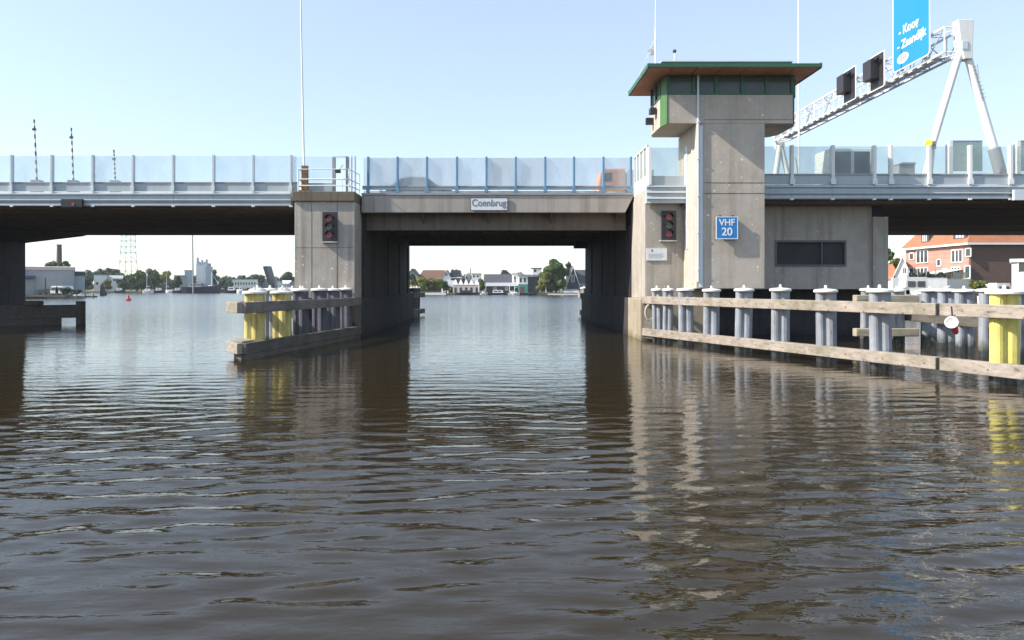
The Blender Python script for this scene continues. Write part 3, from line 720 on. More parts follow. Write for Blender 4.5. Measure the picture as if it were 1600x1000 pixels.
t = thing('flag_mast', 'thin white mast rising behind the right side of the tower', 'mast', (X_(1248.5, 36), 36, 7.1))
B().tube((X_(1248.5, 36), 36, 7.0), (X_(1248, 36), 36, 20), .06, .04).build('pole', 'white', t)
B().tube((X_(1242, 36), 36, 7.95), (X_(1247, 36), 36, 8.4), .03).tube((X_(1246, 36), 36, 8.4), (X_(1243, 36), 36, 9.1), .03).tube((X_(1247, 36), 36, 8.4), (X_(1250, 36), 36, 8.0), .03).build('bracket', 'grey', t)

# raised boom barriers on the left approach
def boom(label, x0, y0, x1, y1, Y, z0py):
    t = thing('boom_barrier', label, 'boom barrier', at(x1, 300, Y), 'raised booms behind the left glass barrier')
    p0 = Vector(at(x1, z0py, Y)); p1 = Vector(at(x0, y0, Y)); n = 15
    d = (p1 - p0) / n
    B().tube(p0, p1, .052, .032).build('pole', 'white', t)
    for k in range(1, n, 2):
        B().tube(p0 + d * k, p0 + d * (k + 1), .060 - .0014 * k, .060 - .0014 * (k + 1), 8).build('red_band', MAT['boomred'], t)
    B().box(p1.x - .09, p1.x + .09, Y - .05, Y + .05, p1.z - .5, p1.z - .38).box(p1.x - .03, p1.x + .03, Y - .03, Y + .03, p1.z - .1, p1.z + .12).build('tip_lamp', 'dark', t)
    B().box(p0.x - .25, p0.x + .25, Y - .2, Y + .2, ZD, p0.z + .3).build('drive_box', 'grey', t)
MAT['boomred'] = plain('faded_red_band', (.16, .07, .07), .6, .15, 5)
boom('tallest striped raised boom, nearest the left edge', 53.5, 190, 58, 280, 40, 290)
boom('middle striped raised boom on the left deck', 111.5, 203, 115, 280, 41.5, 290)
boom('shortest striped raised boom on the left deck', 178, 237, 180.5, 280, 43, 290)

# ---------------------------------------------------------------- vehicles and boxes on the deck
def wheel(b, x, y, z, r=.32, w=.2): b.tube((x, y, z), (x, y + w, z), r, r, 20)
def car(label, xc, y0, z, prof, glassprof, L, wd, paint, loc, lampx):
    t = thing('parked_car' if False else 'car', label, 'car', loc)
    sx = lambda pts: [(xc + a * .86, z + b * .93) for a, b in pts] if L > 4 else [(xc + a, z + b) for a, b in pts]
    f = B(); f.prism(sx(prof), y0, y0 + wd, 'y'); f.build('body', paint, t, bevel=.06)
    for p in glassprof:
        f = B(); f.prism(sx(p), y0 - .006, y0 + .03, 'y'); f.build('side_window', 'cabinglass', t)
    for s in (-1, 1):
        for yy in (y0 - .02, y0 + wd - .18):
            f = B(); wheel(f, xc + s * L * .31, yy, z + .32); wl = f.build('wheel', 'black', t)
            f = B(); wheel(f, xc + s * L * .31, yy - .01, z + .32, .19, .22); f.build('rim', 'galv', wl)
    f = B(); f.box(xc + lampx - .05, xc + lampx + .05, y0 + .1, y0 + .4, z + .6, z + .75); f.build('headlight', 'white', t)
    return t
MAT['carblue'] = plain('dark_car_paint', (.14, .16, .19), .3, .1, 1)
MAT['vanorange'] = plain('orange_van_paint', (.72, .33, .17), .35, .1, 1)
carprof = [(-2.15, .25), (-2.1, .85), (-1.75, .98), (-1.15, 1.38), (-.4, 1.48), (.5, 1.45), (1.15, .98), (1.9, .86), (2.15, .6), (2.15, .25)]
carwin = [[(-1.35, 1.0), (-1.0, 1.33), (-.35, 1.4), (-.35, 1.0)], [(-.25, 1.0), (-.25, 1.4), (.42, 1.38), (.95, 1.0)]]
car('dark blue car crossing behind the blue posts', X_(657, 39), 38.2, ZD + .03, carprof, carwin, 4.3, 1.75, 'carblue', (X_(657, 39), 39, ZD + .03), -2.1)
vanprof = [(-.82, .3), (-.85, 1.0), (-.72, 1.7), (-.55, 1.86), (.62, 1.88), (.66, .3)]
vt = car('orange lorry cab with a pale load box at the right end of the lifting span', X_(955, 39.5), 38.6, ZD + .03, vanprof, [[(-.62, 1.15), (-.55, 1.6), (-.1, 1.65), (-.1, 1.15)]], 1.3, 1.8, 'vanorange', (X_(955, 39), 39, ZD + .03), -.8)
B().box(X_(955, 39.5) + .75, X_(955, 39.5) + 2.2, 38.6, 40.4, ZD + .5, ZD + 1.85).build('load_box', 'alulight', vt, bevel=.02)
# white cabin and boxes on the right deck
t = thing('site_cabin', 'white cabin with two dark windows behind the right glass barrier', 'cabin', (X_(1331, 34.5), 34.6, ZD))
yk = 34.2
ca, cb = X_(1296, yk), X_(1366, yk)
B().box(ca, cb, yk, yk + 1.6, ZD, Z_(232, yk)).build('body', 'white', t, bevel=.03)
for p0, p1 in ((1303, 1329), (1334, 1359)):
    wn = B().box(X_(p0, yk), X_(p1, yk), yk - .02, yk - .003, Z_(271, yk), Z_(237, yk)).build('window', 'cabinglass', t)
    f = B(); a, b_ = X_(p0, yk), X_(p1, yk)
    f.box(a - .05, a, yk - .04, yk - .002, Z_(272, yk), Z_(236, yk)); f.box(b_, b_ + .05, yk - .04, yk - .002, Z_(272, yk), Z_(236, yk)); f.box(a, b_, yk - .04, yk - .002, Z_(237, yk), Z_(236, yk))
    f.build('frame', 'alulight', wn)
t = thing('control_cabinet', 'low grey cabinet with a sloped lid behind the right glass barrier', 'cabinet', (X_(1413, 35), 35, ZD))
a, b_ = X_(1401, 35), X_(1426, 35)
B().box(a, b_, 34.8, 35.4, ZD, Z_(258, 35)).build('body', 'grey', t, bevel=.02)
B().prism([(a - .03, Z_(258, 35) + .002), (b_ + .03, Z_(258, 35) + .002), (b_ - .02, Z_(255, 35)), (a + .12, Z_(255, 35))], 34.75, 35.45, 'y').build('lid', 'grey', t)
for i, (p0, p1, lab) in enumerate(((1481, 1535, 'tall smoked glass screen between the two gantry legs'), (1587, 1640, 'tall smoked glass screen at the right edge of the photo'))):
    y = 33.4
    t = thing('glass_shelter', lab, 'glass screen', (X_(p0, y), y, ZD))
    B().box(X_(p0 + 8, y), X_(p1, y), y, y + .02, ZD + .9, Z_(221, y)).build('glass_pane', 'shelterglass', t)
    B().box(X_(p0 + 5, y), X_(p1, y), y - .02, y + .04, Z_(221, y), Z_(219.5, y)).build('top_rail', 'grey', t)
    B().box(X_(p0 + 1, y), X_(p0 + 7, y), y - .05, y + .07, ZD, Z_(220, y)).build('post', 'white', t)
    B().box(X_(p0 - 4, y + .8), X_(p0 + 1, y + .8), y + .7, y + .8, ZD, Z_(221, y)).build('rear_post', 'alulight', t)

# ---------------------------------------------------------------- sign gantry
GX0, GX1, GZ0, GZ1, GY0, GY1 = 21.6, 22.6, 13.8, 15.0, 34.0, 55.0
t = thing('sign_gantry', 'white lattice sign gantry on slanted legs over the road', 'gantry', (22.5, 34, ZD))
f = B()
for x in (GX0, GX1):
    for z in (GZ0, GZ1): f.tube((x, GY0, z), (x, GY1, z), .065, n=6)
f.build('chord', 'white', t)
nb = 15; g2 = B()
for k in range(nb + 1):
    y = GY0 + (GY1 - GY0) * k / nb; f = B()
    for x in (GX0, GX1): f.tube((x, y, GZ0), (x, y, GZ1), .032, n=5)
    for z in (GZ0, GZ1): f.tube((GX0, y, z), (GX1, y, z), .032, n=5)
    f.build('frame_bar', 'white', t)
    if k < nb:
        y2 = GY0 + (GY1 - GY0) * (k + 1) / nb
        for x in (GX0, GX1): g2.tube((x, y, GZ0 if k % 2 else GZ1), (x, y2, GZ1 if k % 2 else GZ0), .03, n=5)
        for z in (GZ0, GZ1): g2.tube((GX0 if k % 2 else GX1, y, z), (GX1 if k % 2 else GX0, y2, z), .026, n=5)
g2.build('diagonal', 'galv', t)
f = B(); f.box(GX0 + .2, GX1 - .2, GY0 + 1, GY1 - 1, GZ0 + .06, GZ0 + .1)
for k in range(24): f.box(GX0 - .02, GX0 + .08, 35 + .82 * k, 35.35 + .82 * k, GZ0 - .13, GZ0 - .07)
f.build('walkway', 'alulight', t)
ax = X_(1507, 34)
B().prism([(GX1 - .50, 15.3), (GX1 - .38, 14.1), (GX1 - .2, 13.4), (GX1 + .2, 13.4), (GX1 + .26, 15.3)], 33.75, 34.25, 'y').build('knuckle', 'white', t, bevel=.03)
B().box(X_(1504, 33.7), X_(1513, 33.7), 33.72, 33.75, Z_(76, 33.7), Z_(64, 33.7)).build('hatch', 'alulight', t)
def leg(p0, p1, r0, r1, mat='white', nm='leg'): return B().tube(p0, p1, r0, r1, 16).build(nm, mat, t, smooth=False)
leg(at(1499, 84, 34), at(1455, 232, 34), .17, .17); leg(at(1455, 232, 34), (X_(1449, 34), 34, ZD), .17, .15)
leg(at(1453.5, 236, 33.8), (X_(1441, 34.4), 34.6, ZD + .05), .10, .10)
leg(at(1511, 84, 34), at(1553, 232, 34.), .17, .2); leg(at(1553, 232, 34), (X_(1571, 34), 34, ZD), .27, .27, 'grey', 'leg_sleeve')
f = B()
for k in range(9):
    a = Vector(at(1518 + k * 1.9, 104 + k * 6, 33.8)); f.tube(a, a + Vector((.25, 0, .02)), .012)
f.tube(at(1519.5, 100, 33.7), at(1536, 158, 33.7), .02); f.tube(at(1527, 100, 33.7), at(1529, 122, 33.7), .02); f.build('ladder', 'grey', t)
# far frame
yf = GY1
f = B()
for dx in (-.8, 1.7):
    f.tube((GX0 + .5, yf, GZ0 - .1), (GX0 + .4 + dx * 1.0, yf, ZD), .2, .2, 12)
f.build('leg', 'white', t)
B().prism([(GX0, GZ0 + 1.0), (GX1, GZ0 + 1.0), (GX1 - .2, GZ0 - .6), (GX0 + .2, GZ0 - .6)], yf - .05, yf + .35, 'y').build('knuckle', 'white', t)
t2 = t
t = thing('warning_lamp', 'yellow lamp halfway down the left gantry leg', 'lamp', at(1453, 225, 33.7))
B().tube(at(1451, 224, 33.62), at(1451, 224, 33.74), .15, .17, 16).build('lens', 'yellow', t)
B().box(X_(1451, 33.8), X_(1461, 33.8), 33.70, 33.76, Z_(233, 33.8), Z_(221, 33.8)).build('bracket', 'grey', t)
# blue direction sign, faces the road's left side
SX = 21.35
t = thing('direction_sign', 'large blue road direction sign hung on the gantry', 'road sign', (SX, 36.4, 13.9))
ya, yb, za, zb = 34.75, 38.0, 13.95, 18.2
def rrect(y0, y1, z0, z1, r, n=5):
    pts = []
    for cy, cz, a0 in ((y1 - r, z1 - r, 0), (y0 + r, z1 - r, 90), (y0 + r, z0 + r, 180), (y1 - r, z0 + r, 270)):
        for i in range(n + 1):
            a = R(a0 + 90 * i / n); pts.append((cy + r * math.cos(a), cz + r * math.sin(a)))
    return pts
B().prism(rrect(ya, yb, za, zb, .22), SX, SX + .05, 'x').build('rim', 'letterw', t)
B().prism(rrect(ya + .06, yb - .06, za + .06, zb - .06, .18), SX - .006, SX - .001, 'x').build('panel', 'roadblue', t)
B().box(SX + .051, GX0 - .066, 35.3, 35.4, 13.9, 15.1).box(SX + .051, GX0 - .066, 37.3, 37.4, 13.9, 15.1).build('bracket', 'galv', t)
text('lettering', '- Koog', .64, 'letterw', t, facing_left(SX - .01, 36.55, 15.95), sx=.98, bold=.012)
text('lettering', '- Zaandijk', .64, 'letterw', t, facing_left(SX - .01, 36.3, 15.22), sx=.98, bold=.012)
B().prism([(37.05 + .52 * math.cos(R(a)), 14.5 + .27 * math.sin(R(a))) for a in range(0, 360, 15)], SX - .012, SX - .0065, 'x').build('route_badge', 'letterw', t)
text('route_number', 's153', .34, 'roadblue', t, facing_left(SX - .016, 37.05, 14.5), bold=.008)
# matrix boards
def matrix(label, y0, y1, z0, z1):
    t = thing('lane_signal', label, 'lane signal', (SX, y0, z0), 'lane signals on the gantry')
    B().prism(rrect(y0, y1, z0, z1, .08), SX - .02, SX + .04, 'x').build('rim', 'white', t)
    B().prism(rrect(y0 + .06, y1 - .06, z0 + .06, z1 - .06, .05), SX - .03, SX - .021, 'x').build('screen', 'dark', t)
    B().box(SX - .52, SX - .031, y0 + .5, y0 + 1.35, z0 + .55, z1 - .35).build('control_box', 'dark', t, bevel=.02)
    B().tube((SX - .25, y0 + .45, z1 - .5), (SX - .25, y0 + .2, z1 - .35), .07, .09, 10).build('lamp', 'black', t)
    B().box(SX + .041, GX0 - .066, y0 + .5, y0 + .6, z0 + .2, z1 - .2).build('bracket', 'galv', t)
matrix('dark lane signal board in a white rim beside the blue sign', 38.8, 40.3, Z_(134, 38.8), Z_(134, 38.8) + 2.0)
matrix('dark lane signal board farther along, nearer the tower', 41.9, 43.4, Z_(154, 41.9), Z_(154, 41.9) + 2.0)

# ---------------------------------------------------------------- fenders
def make_pile(t, x, y, rot, mat, top=2.30, wide=.36, bottom=-1.5, capm='capwhite'):
    """steel pile of two joined lobes: outline in plan extruded, with a round white lid"""
    rr_ = random.Random(int(abs(x) * 97 + y * 31)); rot += rr_.uniform(-.12, .12); top += rr_.uniform(-.03, .02)
    lx, ly = rr_.uniform(-.035, .035), rr_.uniform(-.03, .03)
    c, s = math.cos(rot), math.sin(rot)
    k = wide / .36
    prof = []
    for (cx, cy, r, a0, a1) in ((-.17 * k, 0, .15 * k, 100, 300), (.13 * k, .0, .20 * k, 215, 450)):
        for i in range(9):
            a = R(a0 + (a1 - a0) * i / 8); prof.append((cx + r * math.cos(a), cy + r * math.sin(a)))
    pts = [(x + a * c - b * s, y + a * s + b * c) for a, b in prof]
    b = B().prism(pts, .22, top); nn = len(pts)
    b.v[nn:] = [(a + lx, q + ly, z) for a, q, z in b.v[nn:]]
    p = b.build('pile', mat, t); p_ = p
    B().prism([(x + (a - x) * 1.004, y + (b - y) * 1.004) for a, b in pts], bottom, .22).build('wet_foot', 'pilewet', p)
    B().lathe(x + lx, y + ly, [(.36 * k, top), (.375 * k, top + .02), (.375 * k, top + .07), (.33 * k, top + .105), (.06, top + .13), (.045, top + .14), (.045, top + .22), (.02, top + .24)], 22).build('cap', capm, p)
    return p
def bolts(b, p0, p1, side, n, z, r=.03):
    p0 = Vector(p0); p1 = Vector(p1); d = (p1 - p0); L = d.length; d.normalize(); u = Vector((-d.y, d.x, 0)) * side
    for k in range(n):
        q = p0 + d * L * (k + .5) / n + u; q.z = z + (.06 if k % 2 else -.06)
        b.tube(q, q + u.normalized() * .015, r, n=8)
# right fender: straight line from the plinth towards the camera
def fr_pt(Y, off=0):
    d = Vector((.395, -1, 0)).normalized(); u = Vector((-d.y, d.x, 0))      # u points to +X side
    return Vector((6.7 + .395 * (32.6 - Y), Y, 0)) + u * off
t = thing('timber_fender', 'long timber fender on grey piles running to the right edge', 'fender', (10, 26, 0))
rotf = math.atan2(-1, .395)
segs = ((32.75, 19.25), (19.15, 13.5))
for (a, b_), m in zip(segs, ('timber', 'timber')):
    pa, pb_ = fr_pt(a, .16), fr_pt(b_, .16)
    for zt, nm in ((2.03, 'upper_waling'), (.55, 'lower_waling')):
        f = B(); q0, q1 = pa.copy(), pb_.copy(); q0.z = q1.z = zt; f.bar(q0, q1, .30, .34)
        w_ = f.build(nm, m, t, bevel=.02)
        nn = 22 if a > 20 else 7
        for k in range(nn):
            f = B(); bolts(f, q0.lerp(q1, k / nn), q0.lerp(q1, (k + 1) / nn), -.15, 1, zt - .17 + (.05 if k % 2 else -.07), .022); f.build('bolt', 'rust', w_)
for k, (px, m) in enumerate(((1027, 'pile'), (1043, 'pile'), (1072, 'pile'), (1111, 'pile'), (1161, 'pile'), (1219, 'pile'), (1291, 'pile'), (1376, 'pile'), (1569, 'pileyellow'))):
    rr = (px - CX) / F; Y = 19.58 / (rr + .395); Y += .25
    p = fr_pt(Y, .72)
    # place so the projection hits px
    Yp = p.y; p.x = X_(px, Yp)
    wd = .25 if px < 1050 else .36
    make_pile(t, p.x, p.y, 0.0, m, wide=wd * (1.12 if m == 'pileyellow' else 1))
B().bar(tuple(fr_pt(32.6, .2) + Vector((0, 0, 1.0))), tuple(fr_pt(31.9, .2) + Vector((0, 0, 1.0))), .2, .9).build('end_block', 'timberdark', t)
# mooring rope coil
cb = B(); cc = Vector((X_(1016, 32.2), 32.2, Z_(488, 32.2)))
for rr, off in ((.30, 0), (.25, .03), (.32, .05)):
    for i in range(20):
        a0, a1 = R(18 * i), R(18 * i + 18)
        cb.tube(cc + Vector((rr * .75 * math.cos(a0), off, rr * 1.2 * math.sin(a0))), cc + Vector((rr * .75 * math.cos(a1), off, rr * 1.2 * math.sin(a1))), .022, n=6)
o = cb.build('rope_coil', 'rope', loc=cc); tag(o, 'pale rope coil hanging at the start of the long right fender', 'rope')
# horn / flood lamp under the waling
t = thing('channel_lamp', 'white round lamp with a red back under the right waling', 'lamp', at(1489, 506, 18.4))
p0 = Vector(at(1486.5, 503.5, 18.2)); p1 = Vector(at(1494, 512, 18.75))
d = (p1 - p0).normalized()
f = B(); n = 20
u = d.cross(Vector((0, 0, 1))).normalized(); q = u.cross(d)
ring = lambda c_, r_: [c_ + (u * math.cos(2*math.pi*i/n) + q * math.sin(2*math.pi*i/n)) * r_ for i in range(n)]
vs_ = ring(p0, .155) + ring(p0, .125) + ring(p0 + d * .10, .06) + ring(p0 + d * .18, .11)
fs_ = []
for (k0, k1) in ((0, 1), (1, 2), (3, 0)):
    for i in range(n):
        j = (i + 1) % n; fs_.append((k0*n+i, k0*n+j, k1*n+j, k1*n+i))
fs_.append(tuple(range(2*n, 3*n))); f.add(vs_, fs_); f.build('bowl', 'white', t)
B().tube(p0 + d * .18, p1 + Vector((.02, .05, -.12)), .11, .07, 16).build('back_cone', 'red', t)
B().tube(p0 + d * .2 + Vector((0, 0, .1)), p0 + d * .2 + Vector((0, .05, .45)), .02).build('bracket', 'dark', t)
# second fender row behind
t = thing('rear_fender', 'row of grey piles with a dark waling behind the right fender', 'fender', (17, 26, 0))
rows = [(1452, 30.2), (1479, 28.4), (1508, 26.6), (1546, 24.7), (1598, 22.6), (1662, 20.6)]
for px, Y in rows: make_pile(t, X_(px, Y), Y, 0, 'pile', wide=.40, top=2.28)
B().bar((X_(1400, 31) + .3, 31.0, 1.35), (X_(1700, 20), 20, 1.35), .22, .34).build('waling', 'timberdark', t, bevel=.02)
t = thing('cross_fender', 'short weathered fender parallel to the bridge behind the right fender', 'fender', (16.6, 30, 0))
for zt, hh in ((2.12, .36), (.70, .34)):
    B().bar((X_(1335, 30), 30, zt), (X_(1433, 30), 30, zt), .35, hh).build('waling', 'timberx', t, bevel=.03)
for px in (1355, 1402): make_pile(t, X_(px, 30.4), 30.4, 0, 'pile', wide=.34, top=2.28)
# left fender
t = thing('yellow_fender', 'short fender with two yellow piles at the left pier', 'fender', (-8, 29, 0))
A0 = Vector((X_(379, 23.9), 23.9, 0)); A1 = Vector((-6.72, 34.2, 0)); N0 = Vector((X_(357, 24.9), 24.9, 0)); N1 = Vector((-9.95, 34.2, 0))
def wl(pa, pb_, zt, h, nm, m, wd_=.28):
    q0, q1 = pa.copy(), pb_.copy(); q0.z = q1.z = zt; return B().bar(q0, q1, wd_, h).build(nm, m, t, bevel=.02)
for zt, nm in ((1.95, 'upper_waling'), (.56, 'lower_waling')):
    wl(A0, A1, zt, .38, nm, 'timbershade' if zt > 1 else 'timberdark'); wl(N0 + Vector((.05, .03, 0)), A0 + Vector((-.04, -.02, 0)), zt - .002, .37, nm, 'timber'); wl(N0 + Vector((.12, .1, 0)), N1, zt - .004, .36, nm, 'timber')  # channel side gets darker timber as painted shade, nose stays bright
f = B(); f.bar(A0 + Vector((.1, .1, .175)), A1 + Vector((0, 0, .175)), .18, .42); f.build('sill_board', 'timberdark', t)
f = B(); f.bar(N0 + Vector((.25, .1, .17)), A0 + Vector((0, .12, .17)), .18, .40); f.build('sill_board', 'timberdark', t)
B().add([(N0.x + .1, N0.y + .1, .575), (A0.x - .05, A0.y + .1, .575), (A0.x + .1, A0.y + .9, .575), (N0.x + .2, N0.y + .9, .575),
         (N0.x + .1, N0.y + .1, .61), (A0.x - .05, A0.y + .1, .61), (A0.x + .1, A0.y + .9, .61), (N0.x + .2, N0.y + .9, .61)],
        [(0,3,2,1),(4,5,6,7),(0,1,5,4),(1,2,6,5),(2,3,7,6),(3,0,4,7)]).build('nose_plate', 'timber', t)
def onA(px, off):
    dA = (A1 - A0); r_ = (px - CX) / F
    u = Vector((-dA.y, dA.x, 0)).normalized() * off
    a = A0 + u; tt = (a.x - r_ * a.y) / (r_ * dA.y - dA.x); return a + dA * tt
for px, m, wd in ((397, 'pileoldyellow', .42), (440, 'pileoldyellow', .42), (470, 'piledark', .36), (499, 'piledark', .36), (521, 'piledark', .36), (541, 'piledark', .34)):
    p = onA(px, .46); make_pile(t, p.x, p.y, R(-12), m, wide=wd, top=2.22 if px < 450 else 2.28)
for k in range(5):
    p = N0.lerp(N1, .1 + k * .2) + Vector((.55, 0.5, 0)); make_pile(t, p.x, p.y, 0, 'pile', wide=.30, top=2.28)
# fender at the far end of the channel
t = thing('far_fender', 'dark fender stub at the far end of the left channel wall', 'fender', (-6.4, 56.5, 0))
for zt in (1.95, .6): B().bar((-6.75, 55.6, zt), (-6.3, 60, zt), .3, .38).build('waling', 'timberdark', t)
for k in range(3): make_pile(t, -6.9 + .05 * k, 56.5 + 1.3 * k, 0, 'piledark', wide=.34)
t = thing('far_fender', 'pale fender stub at the far end of the right channel wall', 'fender', (6.6, 56.5, 0))
for zt in (1.95, .6): B().bar((6.72, 55.5, zt), (6.72, 57.3, zt), .3, .38).build('waling', 'timber', t)
for k in range(2): make_pile(t, 7.05, 56.2 + .9 * k, 0, 'pile', wide=.30)
# dark jetty at the left
t = thing('dark_jetty', 'dark timber guide wall under the left approach deck', 'guide wall', (-30, 45, 0))
q0, q1 = Vector((-27.7, 46.6, 1.27)), Vector((-38.5, 41, 1.27))
B().bar(q0, q1, .5, .85).build('upper_wall', 'timberdark', t); B().bar(q0 + Vector((-.9, -.4, -.86)), q1 + Vector((0, 0, -.86)), .4, .5).build('lower_wall', 'timberdark', t)
B().tube((-27.6, 46.65, -1), (-27.6, 46.65, 1.5), .28, n=12).build('pile', 'timberdark', t)
for k in (1.6, 4.3): B().box(q0.x - k - .9, q0.x - k, 45.6 - k * .45, 46.2 - k * .45, 1.28, 1.55).build('deck_box', 'timberdark', t)

# ---------------------------------------------------------------- vegetation
MAT['bark'] = plain('bark', (.10, .08, .06), .9, .25, 3)
LEAF = {'green': leafmat('leaf_green', (.055, .10, .022)), 'olive': leafmat('leaf_olive', (.12, .14, .035)), 'dark': leafmat('leaf_dark', (.030, .055, .022)),
        'yellow': leafmat('leaf_yellow', (.17, .19, .04)), 'bluish': leafmat('leaf_blue_green', (.05, .085, .06)), 'redleaf': leafmat('leaf_red_brown', (.10, .035, .03))}
def leaves(b, blobs, n, size, rnd):
    tot = sum(r[3] * r[4] for r in blobs)
    for (bx, by, bz, rx, rz) in blobs:
        for _ in range(int(n * rx * rz / tot)):
            while True:
                v = Vector((rnd.uniform(-1, 1), rnd.uniform(-1, 1), rnd.uniform(-1, 1)))
                if .05 < v.length <= 1: break
            v *= (v.length ** -.55)                      # crowd towards the shell
            if v.length > 1: v.normalize()
            v *= 1 + rnd.uniform(-.10, .12)
            c = Vector((bx + v.x * rx, by + v.y * rx, bz + v.z * rz))
            s = size * rnd.uniform(.6, 1.3)
            nrm = (v + Vector((rnd.gauss(0, .6), rnd.gauss(0, .6), rnd.gauss(0, .6)))).normalized()
            u = nrm.orthogonal().normalized(); q = nrm.cross(u); a = rnd.uniform(0, 6.28)
            u, q = u * math.cos(a) + q * math.sin(a), q * math.cos(a) - u * math.sin(a)
            b.add([c - u * s, c - q * s * .6, c + u * s, c + q * s * .6], [(0, 1, 2, 3)])
def tree(label, px, pw, ytop, ybot, Y, leaf='green', ground=.55, n=900, cat='tree', name='tree', trunk=True, group=None, seed=None, squash=1.0):
    """px centre, pw half width, ytop / ybot of the crown in photo pixels at distance Y"""
    rnd = random.Random(seed if seed is not None else int(px * 13 + Y))
    x = X_(px, Y); w_ = pw / F * Y; zt_, zb_ = Z_(ytop, Y), max(ground + .1, Z_(ybot, Y))
    t = thing(name, label, cat, (x, Y, ground), group)
    hz = (zt_ - zb_) / 2; cz = (zt_ + zb_) / 2
    blobs = [(x, Y, cz, w_ * .62, hz * .72)]
    for k in range(9):
        a = 6.28 * k / 9 + rnd.uniform(-.3, .3); e = rnd.uniform(-.75, .85)
        rr = w_ * rnd.uniform(.28, .42); q = math.sqrt(max(.05, 1 - e * e * .8))
        blobs.append((x + math.cos(a) * (w_ - rr) * q, Y + math.sin(a) * (w_ - rr) * q * squash, cz + e * (hz - rr * .7), rr, min(rr * .85, hz * .6)))
    b = B(); leaves(b, blobs, int(n * 1.7), max(.10, Y * .0017), rnd); b.build('crown', LEAF[leaf], t)
    if trunk:
        f = B(); h = cz - ground; r0 = max(.08, w_ * .09)
        f.tube((x, Y, ground - .2), (x, Y, ground + h * .7), r0, r0 * .7, 8)
        for k in range(5):
            a = 1.256 * k + rnd.uniform(-.3, .3)
            f.tube((x, Y, ground + h * (.5 + .04 * k)), (x + math.cos(a) * w_ * .55, Y + math.sin(a) * w_ * .55, cz + rnd.uniform(-.2, .5) * hz), r0 * .45, r0 * .12, 6)
        f.build('trunk', 'bark', t)
    return t

# ---------------------------------------------------------------- simple far buildings, built where they stand
MAT['roofred'] = plain('orange_roof_tiles', (.36, .145, .075), .8, .2, 1.5, streak=.2)
MAT['roofbrown'] = plain('brown_roof_tiles', (.14, .075, .05), .8, .15, 1.2)
MAT['roofdark'] = plain('dark_roof_tiles', (.06, .062, .075), .7, .2, 1.2)
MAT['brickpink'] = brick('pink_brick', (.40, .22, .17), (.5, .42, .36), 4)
MAT['brickdark'] = brick('dark_and_shaded_brick', (.12, .072, .06), (.17, .14, .12), 4)  # dark brick, also painting the shaded side of the apartments
MAT['wallwhite'] = plain('white_wall', (.80, .79, .77), .7, .06, .6, streak=.2)
MAT['wallgrey'] = plain('grey_wall', (.33, .35, .37), .7, .1, .6, streak=.2)
MAT['wallblue'] = plain('blue_grey_silo', (.36, .42, .48), .6, .1, .4, streak=.3)
MAT['wallpink'] = plain('pale_pink_wall', (.62, .50, .46), .7, .08, .6)
MAT['teal'] = plain('teal_boards', (.07, .26, .22), .7, .12, 2)
MAT['pane'] = plain('far_window_glass', (.05, .06, .07), .1, .3, 1)
MAT['purple'] = plain('dark_purple_awning', (.08, .07, .20), .7, .15, 1)
MAT['hull'] = plain('dark_hull', (.03, .035, .05), .4, .2, 1)
MAT['tyre'] = MAT['black']
def turn(t):
    x, y, z = t['base']
    if abs(x / y) > .2: t.rotation_euler.z = -math.atan2(x, y) * .97
